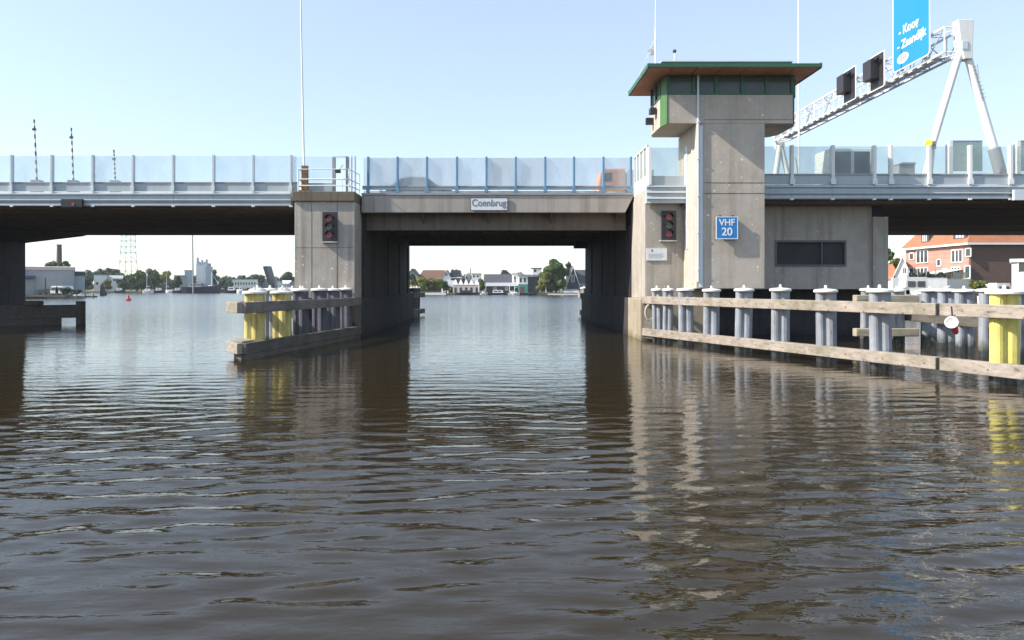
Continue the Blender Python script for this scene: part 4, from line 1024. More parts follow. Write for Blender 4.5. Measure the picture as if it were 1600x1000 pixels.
def gable_house(name, label, cat, px0, px1, yeave, yridge, ybase, Y, depth, wall='wallwhite', roof='roofdark', ridge='x', windows=(), chimney=None, ground=None, hip=0, over=.25, trim=None):
    """ridge x: roof ridge runs across the view; ridge y: gable end faces the water. windows: (px0,px1,py0,py1)"""
    x0, x1 = X_(px0, Y), X_(px1, Y); ze, zr2 = Z_(yeave, Y), Z_(yridge, Y); zb = Z_(ybase, Y) if ground is None else ground
    t = thing(name, label, cat, ((x0 + x1) / 2, Y, zb))
    if ridge == 'x':
        B().box(x0, x1, Y, Y + depth, zb, ze).build('wall', wall, t)
        ym = Y + depth / 2; h = hip
        f = B(); a, b_ = x0 - over, x1 + over
        f.add([(a, Y - over, ze), (b_, Y - over, ze), (b_, Y + depth + over, ze), (a, Y + depth + over, ze), (a + h, ym, zr2), (b_ - h, ym, zr2),
               (a, Y - over, ze + .002 + .12), (b_, Y - over, ze + .122)],
              [(0, 3, 2, 1), (0, 1, 5, 4), (1, 2, 5), (2, 3, 4, 5), (3, 0, 4)])
        rf = f.build('roof', roof, t)
    else:
        xm = (x0 + x1) / 2
        B().prism([(x0, zb), (x1, zb), (x1, ze), (xm, zr2 - .1), (x0, ze)], Y, Y + depth, 'y').build('wall', wall, t)
        f = B(); th = .22; k = over
        s_ = (zr2 - ze) / (xm - x0)
        f.prism([(x0 - k, ze - k * s_ + .02), (xm, zr2 + .02), (x1 + k, ze - k * s_ + .02), (x1 + k, ze - k * s_ + th), (xm, zr2 + th + .1), (x0 - k, ze - k * s_ + th)], Y - .3, Y + depth + .3, 'y')
        rf = f.build('roof', roof, t)
        if trim:
            f = B(); f.prism([(x0 - k, ze - k * s_ - .25), (xm, zr2 - .3), (x1 + k, ze - k * s_ - .25), (x1 + k, ze - k * s_ + th), (xm, zr2 + th + .15), (x0 - k, ze - k * s_ + th)], Y - .42, Y - .305, 'y')
            f.build('bargeboard', trim, rf)
    for w_ in windows:
        a, b_, c_, d_ = X_(w_[0], Y), X_(w_[1], Y), Z_(w_[3], Y), Z_(w_[2], Y)
        wn = B().box(a, b_, Y - .03, Y - .004, c_, d_).build('window', 'pane', t)
        m = (a + b_) / 2; fr = B().box(a - .1, a, Y - .07, Y - .003, c_ - .1, d_ + .1).box(b_, b_ + .1, Y - .07, Y - .003, c_ - .1, d_ + .1).box(a, b_, Y - .07, Y - .003, d_, d_ + .1).box(a, b_, Y - .07, Y - .003, c_ - .1, c_).box(m - .03, m + .03, Y - .06, Y - .031, c_, d_)
        fr.build('frame', 'white', wn)
    turn(t)
    if chimney:
        xc = X_(chimney[0], Y); B().box(xc - .4, xc + .4, Y + depth / 2 - .4, Y + depth / 2 + .4, zr2 - .8, Z_(chimney[1], Y)).build('chimney', 'brickdark', rf)
    return t
def block(name, label, cat, px0, px1, ytop, ybase, Y, depth, wall='wallwhite', roof='wallgrey', windows=(), rooft=.3, ground=None, side=None):
    x0, x1 = X_(px0, Y), X_(px1, Y); zt_ = Z_(ytop, Y); zb = Z_(ybase, Y) if ground is None else ground
    t = thing(name, label, cat, ((x0 + x1) / 2, Y, zb))
    B().box(x0, x1, Y, Y + depth, zb, zt_ - rooft).build('wall', wall, t)
    B().box(x0 - .15, x1 + .15, Y - .15, Y + depth + .15, zt_ - rooft + .003, zt_).build('roof', roof, t)
    for w_ in windows:
        a, b_, c_, d_ = X_(w_[0], Y), X_(w_[1], Y), Z_(w_[3], Y), Z_(w_[2], Y)
        wn = B().box(a, b_, Y - .03, Y - .004, c_, d_).build('window', 'pane', t)
        B().box(a - .08, a, Y - .06, Y - .003, c_, d_).box(b_, b_ + .08, Y - .06, Y - .003, c_, d_).box(a - .08, b_ + .08, Y - .06, Y - .003, d_, d_ + .08).build('frame', 'white', wn)
    turn(t)
    return t
def boat(name, label, px0, px1, Y, hull='white', free=.9, cabin=True, mast=None, cabh=1.0, cat='boat', cabmat='wallwhite', flip=False):
    x0, x1 = X_(px0, Y), X_(px1, Y); L = x1 - x0; bw = max(1.0, min(2.2, L * .16))
    t = thing(name, label, cat, ((x0 + x1) / 2, Y, 0))
    st = [(0, .78, .0), (.15, .95, 0), (.5, 1, .0), (.75, .8, .12), (.9, .42, .3), (1, .04, .5)]
    vs, fs = [], []
    for u, wd, sh in st:
        u2 = 1 - u if flip else u; xx = x0 + L * u2
        vs += [(xx, Y - bw * wd, free * (1 + sh)), (xx, Y - bw * wd * .72, -.25), (xx, Y + bw * wd * .72, -.25), (xx, Y + bw * wd, free * (1 + sh))]
    for k in range(len(st) - 1):
        for j in range(4): fs.append((4*k+j, 4*k+(j+1) % 4, 4*k+4+(j+1) % 4, 4*k+4+j))
    fs += [(0, 1, 2, 3), tuple(4 * (len(st) - 1) + j for j in range(4))]
    B().add(vs, fs).build('hull', hull, t)
    if cabin:
        a, b_ = x0 + L * (.2 if not flip else .35), x0 + L * (.65 if not flip else .8)
        cb_ = B().prism([(a, free), (b_, free), (b_ - cabh * .3, free + cabh), (a + cabh * .15, free + cabh)], Y - bw * .6, Y + bw * .6, 'y').build('cabin', cabmat, t)
        nw = max(2, int((b_ - a) / 1.4)); f = B()
        for k in range(nw):
            xx = a + .4 + (b_ - a - .9) * k / nw; f = B().box(xx, xx + (b_ - a) / nw * .55, Y - bw * .6 - .03, Y - bw * .6 - .004, free + cabh * .4, free + cabh * .75); f.build('window', 'pane', cb_)
    if mast:
        xm = X_(mast[0], Y); f = B().tube((xm, Y, free), (xm, Y, Z_(mast[1], Y)), .09, .06); f.build('mast', 'alulight', t)
        B().tube((xm, Y - .05, free + 1.6), (xm + L * .35, Y, free + 1.5), .07).build('boom', 'alulight', t)
        B().tube((xm, Y, Z_(mast[1], Y)), (x0 + L * (.98 if not flip else .02), Y, free + .4), .02, n=5).build('stay', 'galv', t)
    return t

# ---- through the channel: far bank at 203 m and behind
YC = 206.
tree('small dark tree at the far left end of the channel view', 645, 8, 424, 455, 216, 'dark', n=500)
gable_house('long_house', 'long house with a brown tiled roof behind the channel hedge', 'house', 654, 698, 436, 421.5, 456, 222, 9, wall='brickdark', roof='roofbrown', ridge='x', hip=1.2, windows=((662, 667, 440, 447), (676, 681, 440, 447)))
gable_house('grey_gable', 'grey gable house peeking out at the left edge of the channel view', 'house', 634, 654, 434, 421, 456, 219, 9, wall='wallgrey', roof='roofdark', ridge='y')
hd = (('yellow green bush, leftmost in the channel hedge', 646, 9, 436, 457, 'olive'), ('tall olive bush second from the left in the channel hedge', 660, 10, 430, 457, 'yellow'),
      ('broad green bush in the middle of the channel hedge', 674, 10, 434, 457, 'olive'), ('round olive bush right of the middle in the channel hedge', 686, 9, 433, 457, 'yellow'),
      ('small dark green bush, rightmost in the channel hedge', 694, 6, 437, 457, 'green'), ('low bushes beside the white peaked pavilions', 706, 8, 448, 459, 'green'))
for lab, px, pw, yt, yb_, lf in hd: tree(lab, px, pw, yt, yb_, 207 + (px % 3), lf, n=900, cat='bush', name='bush', trunk=False, group='bushes along the far bank of the channel')
o = B().box(X_(652, 203), X_(697, 203), 202.2, 202.9, -.3, Z_(457.4, 203)).build('quay_edge', 'wallwhite', loc=(-20, 202.5, 0)); tag(o, 'pale quay edge below the channel hedge', 'quay')
gable_house('white_gable_house', 'house with a white gable left of the dark mansard house', 'house', 692, 704, 434, 423, 456, 214, 7, wall='wallwhite', roof='wallgrey', ridge='y', windows=((696, 699, 427, 431),))
t = thing('mansard_house', 'house with a steep dark mansard roof behind the pavilions', 'house', at(711, 456, 216))
x0, x1, x2, x3 = X_(701, 216), X_(721, 216), X_(705, 216), X_(718, 216)
B().box(x0 + .2, x1 - .2, 216, 224, .55, Z_(434, 216)).build('wall', 'brickdark', t)
B().prism([(x0, Z_(434, 216)), (x1, Z_(434, 216)), (x3, Z_(422, 216)), (x2, Z_(422, 216))], 216.1, 223.9, 'y').build('roof', 'roofdark', t)
B().box(x0 - .2, x1 + .2, 215.8, 216.0, Z_(434.6, 216), Z_(433, 216)).build('gutter', 'white', t)
for px in (706, 712): B().box(X_(px, 216) - .3, X_(px, 216) + .3, 219, 219.8, Z_(422.5, 216), Z_(420.4, 216)).build('chimney', 'brickdark', t)
gable_house('boat_shed', 'low grey roofed shed left of the pavilions', 'shed', 697, 712, 448, 438, 458, 210, 5, wall='hull', roof='wallgrey', ridge='x')
for k in range(5):
    Yv = 206.5; a, b_ = X_(707.5 + 8.3 * k, Yv), X_(715.8 + 8.3 * k, Yv); m = (a + b_) / 2; e = Z_(445, Yv); dp = b_ - a
    t = thing('pavilion', ('leftmost', 'second from the left', 'middle', 'second from the right', 'rightmost')[k] + ' of the five small white peaked pavilions', 'pavilion', (m, Yv, .55), 'white peaked pavilions on the far bank')
    B().box(a, b_ - .02, Yv, Yv + dp, .55, e).build('wall', 'wallpink', t)
    B().add([(a, Yv - .1, e + .002), (b_ - .02, Yv - .1, e + .002), (b_ - .02, Yv + dp, e + .002), (a, Yv + dp, e + .002), (m - .1, Yv + .35, Z_(436.5, Yv)), (m + .1, Yv + .35, Z_(436.5, Yv)), (m, Yv + dp * .6, Z_(436.5, Yv))],
            [(0, 3, 2, 1), (0, 1, 5, 4), (1, 2, 6, 5), (2, 3, 6), (3, 0, 4, 6), (4, 5, 6)]).build('roof', 'white', t)
    B().box(m - .35, m + .35, Yv - .05, Yv - .004, .6, Z_(449, Yv)).build('door', 'pane', t)
t = thing('silo', 'small grey silo behind the white pavilions', 'silo', at(731, 450, 225))
B().lathe(X_(731, 225), 225, [(.9, .5), (.9, Z_(428, 225)), (.2, Z_(426, 225))], 14).build('tank', 'wallgrey', t)
B().tube((X_(735, 225), 225, .5), (X_(735, 225), 225, Z_(419, 225)), .12).build('pipe', 'dark', t)
block('white_block', 'white flat roofed building behind the rightmost pavilions', 'building', 737, 751, 427, 456, 220, 8, windows=((739, 742, 430, 433), (745, 748, 430, 433)))
tree('pale green tree beside the rightmost pavilion', 752, 6, 434, 456, 212, 'olive', n=500)
gable_house('dark_barn', 'long barn with a dark roof in the middle of the channel view', 'barn', 757, 801, 441, 428, 456, 216, 9, wall='wallgrey', roof='roofdark', ridge='x', windows=((762, 768, 443, 447), (775, 781, 443, 447), (788, 794, 443, 447)))
gable_house('low_shed', 'low dark waterside shed in front of the long barn', 'shed', 760, 809, 447, 441.5, 458, 208, 6, wall='hull', roof='wallgrey', ridge='x', windows=((772, 775, 449, 453), (790, 793, 449, 453)))
tree('pale round tree rising behind the long dark barn', 790, 8, 420, 440, 250, 'bluish', n=500)
tree('distant low tree behind the white modern house', 812, 9, 423, 440, 260, 'bluish', n=400)
block('modern_house', 'white modern house left of the teal boat house', 'house', 801, 816, 427, 456, 213, 9, windows=((803, 806, 432, 441), (808, 811, 432, 441)))
block('white_cube_house', 'small white cube storey above the teal boat house', 'house', 832, 846, 418.5, 456, 228, 9, roof='roofdark', windows=((834, 838, 421, 425),))
# teal boat house: pale front, dark long side
t = thing('teal_boat_house', 'boat house with a pale blue upper front and teal lower front', 'boat house', at(817, 458, 206))
x0, x1, x2 = X_(810, 206), X_(824.5, 206), X_(843, 206)
B().box(x0, x1, 206, 216, Z_(444, 206) + .002, Z_(431, 206)).build('upper_wall', 'wallwhite', t)
B().box(x0, x1, 206, 216, .5, Z_(444, 206)).build('lower_wall', 'teal', t)
B().box(x1 + .002, x2, 206.4, 216, .5, Z_(432, 206)).build('dark_side', 'hull', t, label='dark boarded side of the boat house')
B().box(x0 - .2, x2 + .2, 205.7, 216.2, Z_(431, 206) + .003, Z_(429, 206)).build('roof', 'wallgrey', t)
for a, b_, c_, d_ in ((812, 815, 434, 441), (818.5, 821.5, 434, 441)): B().box(X_(a, 206), X_(b_, 206), 205.95, 205.996, Z_(d_, 206), Z_(c_, 206)).build('window', 'pane', t)
B().box(X_(812.5, 206), X_(819, 206), 205.95, 205.996, Z_(457.5, 206), Z_(448, 206)).build('door', MAT['boomred'], t, label='pale red door')
# big tree and neighbours
tree('largest leafy tree on the far bank, at the right of the channel view', 869, 21, 402.5, 454, 207, 'green', n=4200, seed=3)
tree('lower left part of the far bank greenery, pale tree beside the largest one', 852, 12, 420, 452, 205.5, 'olive', n=1600)
tree('dark conifer behind the white trimmed gable house', 889, 6, 404, 448, 214, 'dark', n=900)
tree('willow like bush hanging over the water left of the small red tree', 846, 9, 438, 460, 204.5, 'yellow', n=900, name='bush', cat='bush', trunk=False)
tree('dark shrub below the largest tree', 860, 8, 443, 459, 204.5, 'dark', n=700, name='bush', cat='bush', trunk=False)
tree('small red leaved tree left of the white trimmed gable house', 874, 5, 438, 452, 206, 'redleaf', n=500)
gable_house('gabled_house', 'dark house with white bargeboards on its steep gable', 'house', 886, 904.5, 444, 416.5, 457, 208, 9, wall='hull', roof='roofdark', ridge='y', trim='white', windows=((893, 897, 430, 440),))
gable_house('side_barn', 'dark roofed barn at the right edge of the channel view', 'barn', 900, 930, 442, 421, 457, 213, 9, wall='wallgrey', roof='roofdark', ridge='x')
t = thing('terrace', 'stepped pale terrace wall below the gable house', 'terrace', (X_(892, 205), 205, .5))
for k in range(3): B().box(X_(881, 205), X_(906 - k, 205), 204.2 + k * .5, 204.6 + k * .5, .3, Z_(457 - 2.6 * k, 205)).build('step_wall', 'wallwhite' if k % 2 else 'wallgrey', t)
o = B().box(X_(856, 203), X_(908, 203), 202.2, 202.9, -.3, Z_(459, 203)).build('quay_edge', 'wallwhite', loc=(20, 202.5, 0)); tag(o, 'pale quay edge below the stepped terrace', 'quay')
boat('moored_boat', 'long dark covered barge below the white pavilions', 712, 752, 201.5, 'hull', free=.6, cabin=True, cabmat='hull', cabh=.7)
boat('moored_boat', 'small white launch between the two dark moored hulls', 750, 762, 201, 'white', free=.5, cabh=.6)
boat('moored_boat', 'dark low hull with white cabin in front of the low shed', 762, 800, 201.5, 'hull', free=.55, cabh=.8)
boat('moored_boat', 'small white boat with a rounded cabin beside the teal boat house', 794, 808, 200.6, 'white', free=.45, cabh=.7)
boat('moored_boat', 'dark open boat below the pale red door', 812, 840, 201.6, 'hull', free=.5, cabin=False)
tree('round grey green bush behind the moored boats', 799, 5, 450, 458, 204.5, 'bluish', n=300, name='bush', cat='bush', trunk=False)
for k, px in enumerate((655.5, 691, 700)):
    o = B().tube((X_(px, 202.6), 202.6, .4), (X_(px, 202.6), 202.6, Z_(448 + 3 * k, 202.6)), .16, n=8).build('mooring_post', 'wallwhite', loc=(X_(px, 202.6), 202.6, .4)); tag(o, ('tall white mooring post at the left end of the channel hedge', 'white mooring post in front of the channel hedge', 'short white mooring post beside the low grey roofed shed')[k], 'post')

boat('sailing_yacht', 'small yacht with a bare mast before the white modern house', 800, 812, 200.2, 'white', free=.5, cabh=.35, mast=(804, 436))
boat('moored_boat', 'tiny dark rowing boat right of the mast yacht', 826, 835, 200.0, 'hull', free=.35, cabin=False)
for k, (px, lab) in enumerate(((748, 'thin pale flagpole beside the pale green tree'), (796, 'thin pale lamp post behind the moored white boat'), (853, 'thin pale post at the willow like bush'))):
    o = B().tube((X_(px, 203.5), 203.5, .5), (X_(px, 203.5), 203.5, Z_((441, 444, 447)[k], 203.5)), .09, n=6).build('pole', 'wallwhite', loc=(X_(px, 203.5), 203.5, .5)); tag(o, lab, 'pole')

# ---- left view: nearer yard, then the bank at 262 m
t = thing('warehouse', 'large pale grey warehouse left of the far view', 'warehouse', at(80, 455, 156))
x0, x1 = X_(-30, 156), X_(111, 156)
B().box(x0, x1, 156, 186, .6, Z_(422, 156)).build('wall', 'wallgrey', t)
B().prism([(155.8, Z_(422, 156) + .003), (186.2, Z_(422, 156) + .003), (186.2, Z_(418, 156)), (171, Z_(414, 156)), (155.8, Z_(417, 156))], x0 - .2, x1 + .2, 'x').build('roof', 'wallpink', t)
B().box(X_(36, 155), X_(55.5, 155), 153.6, 155.9, Z_(435, 155), Z_(431, 155)).build('awning', 'purple', t)
B().box(X_(40, 155), X_(54, 155), 155.6, 155.99, .6, Z_(436, 155)).build('door', 'grey', t)
turn(t)
t = thing('chimney', 'tall dark brick factory chimney behind the warehouse', 'chimney', at(92.5, 450, 200))
B().lathe(X_(92.5, 200), 200, [(.9, .6), (.62, Z_(384, 200)), (.72, Z_(383, 200)), (.7, Z_(382, 200))], 14).build('stack', 'brickdark', t)
tree('sparse pale tree behind the warehouse, left of the chimney', 80, 9, 406, 424, 190, 'bluish', n=260)
tree('sparse pale tree right of the chimney behind the warehouse', 100, 9, 407, 426, 190, 'bluish', n=260)
block('low_hall', 'low dark roofed hall with white columns right of the warehouse', 'hall', 112, 130, 424, 456, 160, 12, wall='wallblue', roof='roofdark', rooft=1.0)
for k in range(3): pass
tree('palm like bush in front of the warehouse', 103, 8, 449, 462, 151, 'dark', n=400, name='bush', cat='bush', trunk=False, ground=.6)
tree('dark bush at the end of the warehouse yard', 119, 8, 452, 463, 151, 'dark', n=300, name='bush', cat='bush', trunk=False, ground=.6)
for k, (px, lab, m) in enumerate(((85, 'white parked van in front of the warehouse', 'white'), (92.5, 'second small white van parked nearer the bush', 'white'), (64, 'dark parked car in front of the warehouse', 'hull'))):
    y = 151; x = X_(px, y); s = .8
    t = thing('parked_van' if k < 2 else 'parked_car', lab, 'van' if k < 2 else 'car', (x, y, .6))
    B().prism([(x - .9, .9), (x + .9, .9), (x + .9, 1.5), (x + .7, 2.5 - .6 * (k == 2)), (x - .7, 2.5 - .6 * (k == 2)), (x - .9, 1.5)], y, y + 3.8, 'y').build('body', m, t, bevel=.08)
    B().prism([(x - .75, 1.6), (x + .75, 1.6), (x + .62, 2.2 - .45 * (k == 2)), (x - .62, 2.2 - .45 * (k == 2))], y - .03, y - .004, 'y').build('windscreen', 'pane', t)
    for sx_ in (-.75, .55): B().tube((x + sx_, y + .7, .9), (x + sx_ + .2, y + .7, .9), .32, n=12).build('wheel', 'black', t)
t = thing('yard_post', 'tall dark post in front of the warehouse', 'post', at(71, 462, 150))
B().tube(at(71, 463, 150), at(71, 434, 150), .14, .10).build('pole', 'dark', t)
o = B().box(X_(36, 142), X_(116, 142), 139.0, 139.9, .35, .75).build('dock_edge', 'timberdark', loc=(-90, 139, .3)); tag(o, 'low dark dock edge in front of the warehouse yard', 'dock')
t = thing('floating_jetty', 'low jetty with short posts reaching right from the warehouse yard', 'jetty', (X_(135, 148), 148, 0))
B().box(X_(112, 148), X_(148, 148), 147.5, 149, .1, .45).build('deck', 'timberdark', t)
for px in (120, 133, 146): B().tube(at(px, 467, 147.4), at(px, 459, 147.4), .12).build('post', 'timberdark', t)
t = thing('mooring_dolphin', 'dark pile cluster in the water before the left bank', 'dolphin', (X_(161, 190), 190, 0))
for dx, top in ((-.5, 445), (0, 443), (.5, 448), (.9, 452)): B().tube((X_(161, 190) + dx * 1.3, 190, -1), (X_(160, 190) + dx * .6, 190, Z_(top, 190)), .28, .25, 10).build('pile', 'hull', t)
YLB = 264.
lt = (('pale loose tree left of the white roofed house on the left bank', 137, 10, 417, 448, 285, 'bluish', 600), ('dark tree beside the low hall', 133, 9, 430, 457, 266, 'dark', 700),
      ('dark wide tree behind the white house on the left bank', 157, 12, 417, 440, 300, 'bluish', 700), ('grey green tree right of the white house on the left bank', 176, 12, 417, 440, 300, 'dark', 700),
      ('olive tree just left of the lattice pylon', 188, 10, 424, 452, 282, 'bluish', 600), ('small yellow green tree between the two white houses', 168, 7, 434, 456, 267, 'olive', 500),
      ('dark rounded bush tree on the left bank below the pylon', 192, 11, 436, 458, 265, 'dark', 900), ('green tree below the pylon, right of the dark bush tree', 205, 9, 424, 456, 272, 'green', 700),
      ('large dark green tree left of the yacht mast', 221, 12, 419, 456, 275, 'green', 1100), ('large tree right of the yacht mast', 240, 15, 416, 456, 280, 'green', 1300),
      ('bright yellow green tree between the yachts', 259, 8, 421, 440, 268, 'yellow', 600), ('dark low tree right of the bright yellow green one', 276, 8, 430, 457, 266, 'dark', 600),
      ('dark low tree behind the white yacht', 214, 9, 440, 458, 264, 'dark', 500),
      ('blue grey domed tree right of the spiked silo building', 331, 9, 420, 455, 300, 'bluish', 700), ('small tree left of the long white building', 345, 8, 432, 452, 320, 'bluish', 400), ('small round tree just left of the long white building', 357, 7, 435, 452, 320, 'bluish', 400),
      ('leftmost small domed tree behind the long white building', 380, 6, 430, 444, 340, 'bluish', 300), ('middle small domed tree behind the long white building', 390, 5, 431, 444, 340, 'bluish', 300),
      ('taller domed tree left of the raised bridge leaf', 399, 6, 427, 444, 340, 'bluish', 300), ('domed tree touching the raised bridge leaf', 409, 6, 428, 444, 340, 'bluish', 300),
      ('broad tree between the raised leaf and the left pier', 449, 12, 424, 444, 330, 'bluish', 700), ('low tree right of the raised bridge leaf', 432, 7, 433, 446, 330, 'bluish', 400), ('dark tree touching the left pier', 470, 10, 428, 446, 330, 'bluish', 400))
for lab, px, pw, yt, yb_, Y, lf, n in lt: tree(lab, px, pw, yt, yb_, Y, lf, n=n)
block('white_house', 'white flat roofed house left of the pylon', 'house', 148, 166, 429, 456, 272, 10, windows=((151, 154, 441, 445), (159, 162, 441, 445)))
gable_house('grey_house', 'pale house with dark window between the trees left of the pylon', 'house', 169, 190, 435, 430, 456, 274, 9, wall='wallwhite', roof='wallgrey', ridge='x', windows=((177, 184, 436, 439),))
t = thing('lattice_pylon', 'pale grey lattice pylon rising behind the left bank trees', 'pylon', at(200.5, 440, 420))
YPp = 420.; xc = X_(200.5, YPp)
def pyw(z): return 4.3 - (z - .5) * .055 if z < 24 else 3.0 - (z - 24) * .02
zs_ = [.5, 6, 11.5, 17, 22.5, 26, 29.5, 33, 36.5, 40, 43.5, 47, 50.5, 54, 57.5]
lg = [B(), B(), B(), B()]; br = B()
for z0, z1 in zip(zs_[:-1], zs_[1:]):
    c0 = [(xc + sx_ * pyw(z0), YPp + sy_ * pyw(z0), z0) for sx_, sy_ in ((-1, -1), (1, -1), (1, 1), (-1, 1))]
    c1 = [(xc + sx_ * pyw(z1), YPp + sy_ * pyw(z1), z1) for sx_, sy_ in ((-1, -1), (1, -1), (1, 1), (-1, 1))]
    for i in range(4):
        j = (i + 1) % 4
        lg[i].tube(c0[i], c1[i], .17, n=4); br.tube(c0[i], c1[j], .10, n=4); br.tube(c0[j], c1[i], .10, n=4); br.tube(c1[i], c1[j], .10, n=4)
[q.build('leg', 'galv', t) for q in lg]; br.build('cross_bracing', 'galv', t)
boat('sailing_yacht', 'white yacht with a tall mast before the left bank trees', 224, 240, 255, 'white', free=.9, mast=(229.5, 418), cabh=.6)
boat('sailing_yacht', 'smaller white yacht with mast before the bright yellow green tree', 259, 270, 256, 'white', free=.7, mast=(260.5, 428), cabh=.5, flip=True)
for k, (a, b_, lab) in enumerate(((241, 258, 'dark moored cruiser between the two yachts'), (271, 286, 'dark moored cruiser right of the smaller yacht'), (180, 196, 'low dark boat under the pylon'))): boat('moored_boat', lab, a, b_, 257, 'hull', free=.9, cabh=.9)
boat('cargo_barge', 'long dark blue barge moored below the spiked silo building', 286, 344, 250, 'hull', free=2.2, cabin=True, cabmat='wallgrey', cabh=1.3)
block('bank_house', 'pale flat building left of the spiked silo building', 'building', 273, 292, 430, 456, 275, 10, wall='wallgrey', windows=((276, 278, 436, 441), (282, 284, 436, 441)))
block('far_tower_block', 'grey block behind the thin pole left of the silo building', 'building', 289, 300, 422, 456, 300, 10, wall='wallblue')
t = thing('tall_pole', 'tall thin pole in front of the silo building', 'pole', at(302, 450, 240))
B().tube((X_(302, 248), 248, -1), (X_(300.5, 248), 248, Z_(340, 248)), .28, .2, 8).build('pole', 'grey', t)
t = thing('silo_building', 'blue grey silo building with a crown of spikes on top', 'silo building', at(314, 455, 285))
a, b_ = X_(306.5, 285), X_(321.5, 285)
B().box(a, b_, 285, 292, .5, Z_(416, 285)).build('tower', 'wallblue', t)
for k, px in enumerate((307, 310, 314, 318, 321)): B().prism([(X_(px, 285) - .35, Z_(416, 285) + .002), (X_(px, 285) + .35, Z_(416, 285) + .002), (X_(px, 285) + .08, Z_((402, 409, 406, 409, 405)[k], 285)), (X_(px, 285) - .08, Z_((402, 409, 406, 409, 405)[k], 285))], 285.5, 287, 'y').build('spike', 'wallblue', t)
B().box(a + .3, b_ - .3, 285.6, 291, Z_(416, 285) + .003, Z_(411, 285)).build('parapet', 'grey', t)
B().box(X_(313, 285), X_(315.5, 285), 284.95, 284.996, .5, Z_(446, 285)).build('door', 'pane', t)
t = thing('crane_frame', 'pale steel loading frame right of the silo building', 'crane', at(332, 455, 262))
for px in (331, 341): B().tube(at(px, 457, 263), at(px, 426 if px == 331 else 440, 263), .2).build('leg', 'alulight', t)
B().tube(at(322, 447, 263), at(343, 446, 263), .2).build('beam', 'alulight', t); B().tube(at(331, 427, 263), at(343, 446, 263), .08).build('stay', 'alulight', t)
block('long_building', 'long white low building with many windows left of the raised leaf', 'building', 362, 402, 436, 450, 330, 10, windows=[(364 + 4 * k, 366 + 4 * k, 441, 445) for k in range(9)])
block('long_building', 'long pale hall running behind the raised bridge leaf', 'building', 396, 475, 437, 452, 345, 12, wall='wallgrey', roof='white')
t = thing('far_quay_wall', 'low dark quay wall at the foot of the far left bank', 'quay', (-120, 262, 0))
B().box(X_(344, 262), X_(475, 262), 261.2, 261.95, -.5, 1.4).build('wall', 'hull', t)
t = thing('raised_bridge', 'small distant bridge with its dark leaf raised', 'bridge', at(424, 450, 275))
YQ = 256
B().prism([(X_(421, YQ), Z_(450, YQ)), (X_(425.5, YQ), Z_(450, YQ)), (X_(416, YQ), Z_(415.5, YQ)), (X_(410.5, YQ), Z_(416.5, YQ))], YQ, YQ + 6, 'y').build('leaf', 'dark', t)
B().box(X_(405, YQ), X_(455, YQ), YQ, YQ + 6, .9, 1.6).build('deck', 'hull', t)
for px in (408, 421, 436, 452): B().box(X_(px, YQ), X_(px + 2.5, YQ), YQ + .2, YQ + 5.8, -1, .898).build('pillar', 'wallgrey', t)
B().box(X_(426, YQ), X_(428, YQ), YQ + 2, YQ + 4, 1.6, 6).build('control_post', 'wallgrey', t)
for k, (a, b_, lab, Y) in enumerate(((352, 376, 'low dark boat before the long white building', 250), (370, 381, 'small pale cruiser left of the raised leaf', 245), (398, 414, 'white cruiser just left of the raised leaf', 240),
        (430, 445, 'white cruiser right of the raised leaf', 245), (447, 462, 'white cruiser closest to the left pier', 240), (438, 456, 'dark hulled cruiser behind the white ones by the left pier', 250))):
    boat('moored_boat', lab, a, b_, Y, 'hull' if 'dark' in lab else 'white', free=1.0, cabh=1.2, flip=k % 2 == 1)
for k, (px, lab) in enumerate(((436, 'pale roofed boathouse right of the raised leaf'), (448, 'white gabled boathouse behind the moored cruisers'), (459, 'grey gabled boathouse touching the left pier'))):
    gable_house('boathouse', lab, 'boathouse', px - 6, px + 6, 443, 438, 453, 266, 8, wall=('wallwhite', 'wallwhite', 'wallgrey')[k], roof=('wallgrey', 'white', 'roofdark')[k], ridge='x' if k % 2 else 'y', windows=((px - 3, px - 1, 446, 448), (px + 1, px + 3, 446, 448)))
o = B().lathe(X_(200.5, 122), 122, [(.46, -.2), (.48, .22), (.40, .30), (.30, .34), (.08, .92), (.05, 1.0)], 20).build('red_buoy', 'red', loc=(X_(200.5, 122), 122, 0)); tag(o, 'small red conical buoy floating left of the yellow fender', 'buoy')

# ---- right view: brick apartments, boats
t = thing('apartment_house', 'large brick apartment house with an orange tiled roof', 'apartment house', (60, 100, .5))
YA = 90.; xa = X_(1517, YA); YE = xa * F / (1418 - CX); zE = Z_(382.5, YA)
B().box(xa, xa + 34, YA, YE, .5, zE).build('wall', 'brickdark', t, label='dark shaded brick end wall')  # shade of this side put into a darker brick colour
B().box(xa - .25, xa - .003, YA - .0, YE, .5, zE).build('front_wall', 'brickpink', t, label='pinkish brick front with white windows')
f = B(); o_ = .5; hh = 8.0; rn = 5.5
x0, x1, y0, y1 = xa - .25 - o_, xa + 34, YA - o_, YE + o_
f.add([(x0, y0, zE + .26), (x1, y0, zE + .26), (x1, y1, zE + .26), (x0, y1, zE + .26), (x0 + rn, y0 + rn, zE + hh), (x1, y0 + rn, zE + hh), (x1, y1 - rn, zE + hh), (x0 + rn, y1 - rn, zE + hh)],
      [(0, 3, 2, 1), (0, 1, 5, 4), (3, 7, 6, 2), (0, 4, 7, 3), (4, 5, 6, 7), (1, 2, 6, 5)])
roof = f.build('roof', 'roofred', t)
f = B(); f.box(x0 - .05, x1, y0 - .05, y0 + .3, zE + .003, zE + .25); f.box(x0 - .05, x0 + .3, y0 + .3, y1, zE + .003, zE + .25); f.build('gutter', 'white', roof)
xf = xa - .255
def Yof(px): return xf * F / (px - CX)
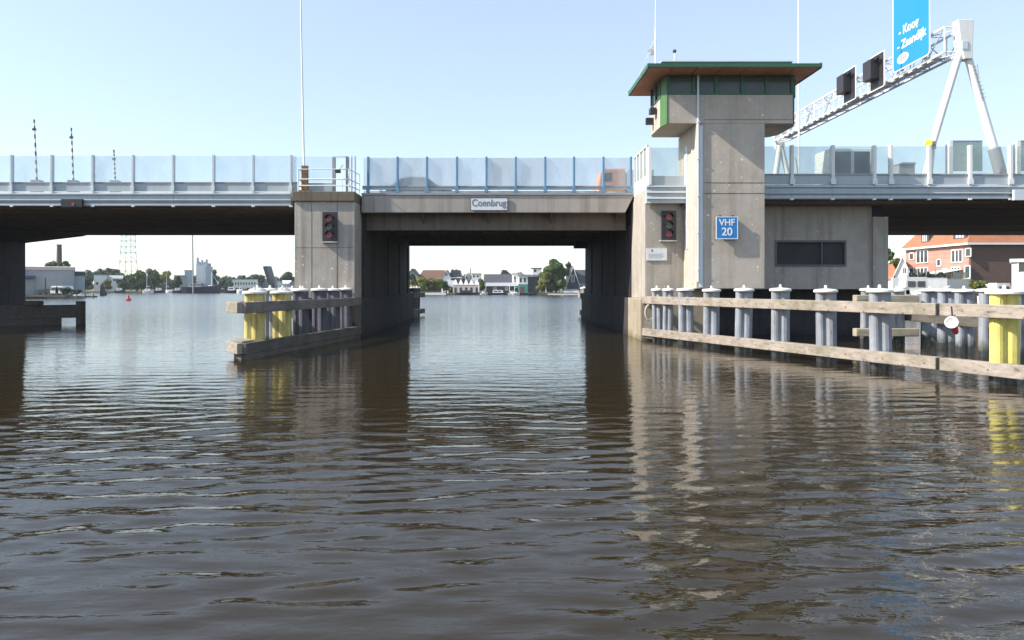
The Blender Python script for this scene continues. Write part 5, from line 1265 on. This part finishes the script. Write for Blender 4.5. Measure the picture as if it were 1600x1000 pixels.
def awin(p0, p1, q0, q1, bars=1):
    ya_, yb_ = sorted((Yof(p0), Yof(p1))); ym = (ya_ + yb_) / 2; c_, d_ = Z_(q1, ym), Z_(q0, ym)
    wn = B().box(xf - .04, xf - .004, ya_, yb_, c_, d_).build('window', 'pane', t)
    fr = B().box(xf - .1, xf - .003, ya_ - .12, ya_, c_ - .1, d_ + .1).box(xf - .1, xf - .003, yb_, yb_ + .12, c_ - .1, d_ + .1).box(xf - .1, xf - .003, ya_, yb_, d_, d_ + .12).box(xf - .1, xf - .003, ya_, yb_, c_ - .12, c_)
    for k in range(bars):
        y = ya_ + (yb_ - ya_) * (k + 1) / (bars + 1); fr.box(xf - .09, xf - .041, y - .08, y + .08, c_, d_)
    fr.build('frame', 'white', wn)
awin(1422, 1428, 396, 405, 0); awin(1433, 1450, 392, 410, 2); awin(1465, 1470, 406, 415, 0); awin(1488, 1504, 391, 409, 2); awin(1510, 1518 - .8, 389, 400, 0)
awin(1422, 1428, 419, 430, 0); awin(1433, 1450, 419, 432, 2); awin(1474, 1480, 421, 432, 0); awin(1488, 1500, 418, 434, 2); awin(1509, 1516, 416, 434, 0)
def dormer(pa, pb_, za, zb, xin):
    ya_, yb_ = sorted((Yof(pa), Yof(pb_)))
    d = B().box(xf + xin, xf + xin + 3, ya_, yb_, za, zb).build('dormer', 'roofdark', roof)
    return d
dormer(1440, 1452, zE + .6, zE + 2.4, -.05); dormer(1490, 1511, zE + .6, zE + 2.6, -.05)
for pa, pb_ in ((1442, 1450), (1494, 1508)):
    ya_, yb_ = sorted((Yof(pa), Yof(pb_)))
    f = B()
    for k in range(3): f.box(xf - .13, xf - .054, ya_ + (yb_ - ya_) * k / 3 + .12, ya_ + (yb_ - ya_) * (k + 1) / 3 - .12, zE + 1.0, zE + 2.1)
    f.build('dormer_window', 'white', roof)
B().box(X_(1556, YA), X_(1590, YA), YA + .6, YA + 3.5, zE + 1.0, zE + 2.6).build('dormer', 'roofdark', roof); B().box(X_(1560, YA), X_(1584, YA), YA + .5, YA + .596, zE + 1.5, zE + 2.0).build('dormer_window', 'white', roof)
B().prism([(xf - .1, Z_(421, 93)), (xf - 2.4, Z_(426, 93)), (xf - 2.4, Z_(427, 93)), (xf - .1, Z_(422, 93))], Yof(1505), Yof(1474), 'y').build('awning', 'white', t)
# terrace and planting
t = thing('roof_terrace', 'white terrace wall with a glass screen before the brick apartments', 'terrace', (57, 88, .5))
B().box(X_(1395, 89), X_(1480, 89), 89, 89.4, .5, Z_(434, 89)).build('wall', 'wallwhite', t)
for k in range(4): B().box(X_(1419 + k * 14, 89.5), X_(1420 + k * 14, 89.5), 89.45, 89.55, Z_(434, 89), Z_(419, 89)).build('post', 'grey', t)
B().box(X_(1490, 87.5), X_(1513, 87.5), 87.6, 87.65, Z_(435, 87.5), Z_(425, 87.5)).build('screen', 'shelterglass', t)
for k in range(6):
    px = 1424 + k * 11
    tree(('leftmost potted shrub on the white terrace', 'second potted shrub from the left on the terrace', 'third potted shrub from the left on the terrace', 'third potted shrub from the right on the terrace', 'second potted shrub from the right on the terrace', 'rightmost potted shrub on the terrace, by the awning')[k],
         px, 6, 424 + (k % 2) * 3, 435, 89.8, 'bluish', n=160, cat='shrub', name='potted_shrub', ground=Z_(436, 89.8), trunk=False, group='potted shrubs on the terrace')
o = B().box(X_(1480, 84), X_(1518, 84), 84, 88, 0.2, Z_(436, 84)).build('grey_box', 'wallgrey', loc=(X_(1499, 84), 84, 0)); tag(o, 'plain grey container between the white terrace and the shaded brick wall', 'container')
tree('rounded green bush before the shaded brick wall', 1528, 13, 437, 452, 80, 'olive', n=700, name='bush', cat='bush', trunk=False)
gable_house('white_gable_house', 'small white house with a curved gable left of the apartments', 'house', 1400, 1420, 428, 403, 452, 98, 7, wall='wallwhite', roof='wallwhite', ridge='y', windows=((1411, 1415, 419, 427),))
gable_house('red_roof_shed', 'red roofed shed at the edge of the abutment wall', 'shed', 1360, 1402, 436, 412, 452, 102, 7, wall='wallwhite', roof='roofred', ridge='x', hip=1)
tree('dark green tree just right of the abutment wall', 1384, 12, 382, 414, 118, 'green', n=1200)
tree('low olive tree behind the red roofed shed', 1402, 12, 401, 424, 125, 'olive', n=700)
boat('houseboat', 'white houseboat with small dark windows below the terrace', 1388, 1484, 74, 'white', free=1.7, cabh=1.75, cat='houseboat')
boat('motor_boat', 'white motor boat below the shaded brick wall', 1535, 1600, 70, 'white', free=1.5, cabh=1.3, cat='motor boat')
boat('motor_boat', 'small white boat with a blue patch beside the abutment wall', 1395, 1432, 62, 'white', free=1.4, cabh=1.0, cat='motor boat')
block('white_wheelhouse', 'tall white cabin cut by the right edge of the photo', 'cabin', 1587, 1640, 404, 470, 62, 5, wall='white', roof='white', windows=((1596, 1604, 408, 424),), ground=.3)
block('quay_hut', 'low white quay hut left of the tall white cabin', 'hut', 1536, 1564, 444, 456, 79, 3, wall='wallwhite', roof='white')

# far-off woods that read as one mass
def wood(px0, px1, y0, y1, Y, leaf, seed):
    rnd = random.Random(seed); b = B(); px = px0; blobs = []
    while px < px1:
        w_ = rnd.uniform(5, 11); hgt = rnd.uniform(.35, 1)
        zt_ = Z_(y1 + (y0 - y1) * hgt, Y); yy = Y + rnd.uniform(-15, 15)
        blobs.append((X_(px, Y), yy, .5 + zt_ / 2, w_ / F * Y * .8, zt_ / 2)); px += w_ * .8
    leaves(b, blobs, 330 * len(blobs), Y * .0019, rnd)
    o = b.build('distant_wood', LEAF[leaf], loc=(X_((px0 + px1) / 2, Y), Y, .5)); o['kind'] = 'stuff'
wood(620, 930, 430, 450, 300, 'bluish', 11)
wood(90, 480, 430, 450, 380, 'bluish', 12)
wood(1370, 1440, 408, 440, 170, 'green', 13)

# ---------------------------------------------------------------- summer haze over the water
hb = B().box(-480, 480, -6, 560, -1.5, 90)
m = bpy.data.materials.new('haze_air'); m.use_nodes = True; nt = m.node_tree
nt.nodes.remove(nt.nodes['Principled BSDF'])
pv = nt.nodes.new('ShaderNodeVolumePrincipled'); pv.inputs['Density'].default_value = .0002
pv.inputs['Color'].default_value = (.86, .92, 1, 1); pv.inputs['Anisotropy'].default_value = .1
nt.links.new(pv.outputs[0], nt.nodes['Material Output'].inputs['Volume'])
o = hb.build('haze', m); o['kind'] = 'stuff'
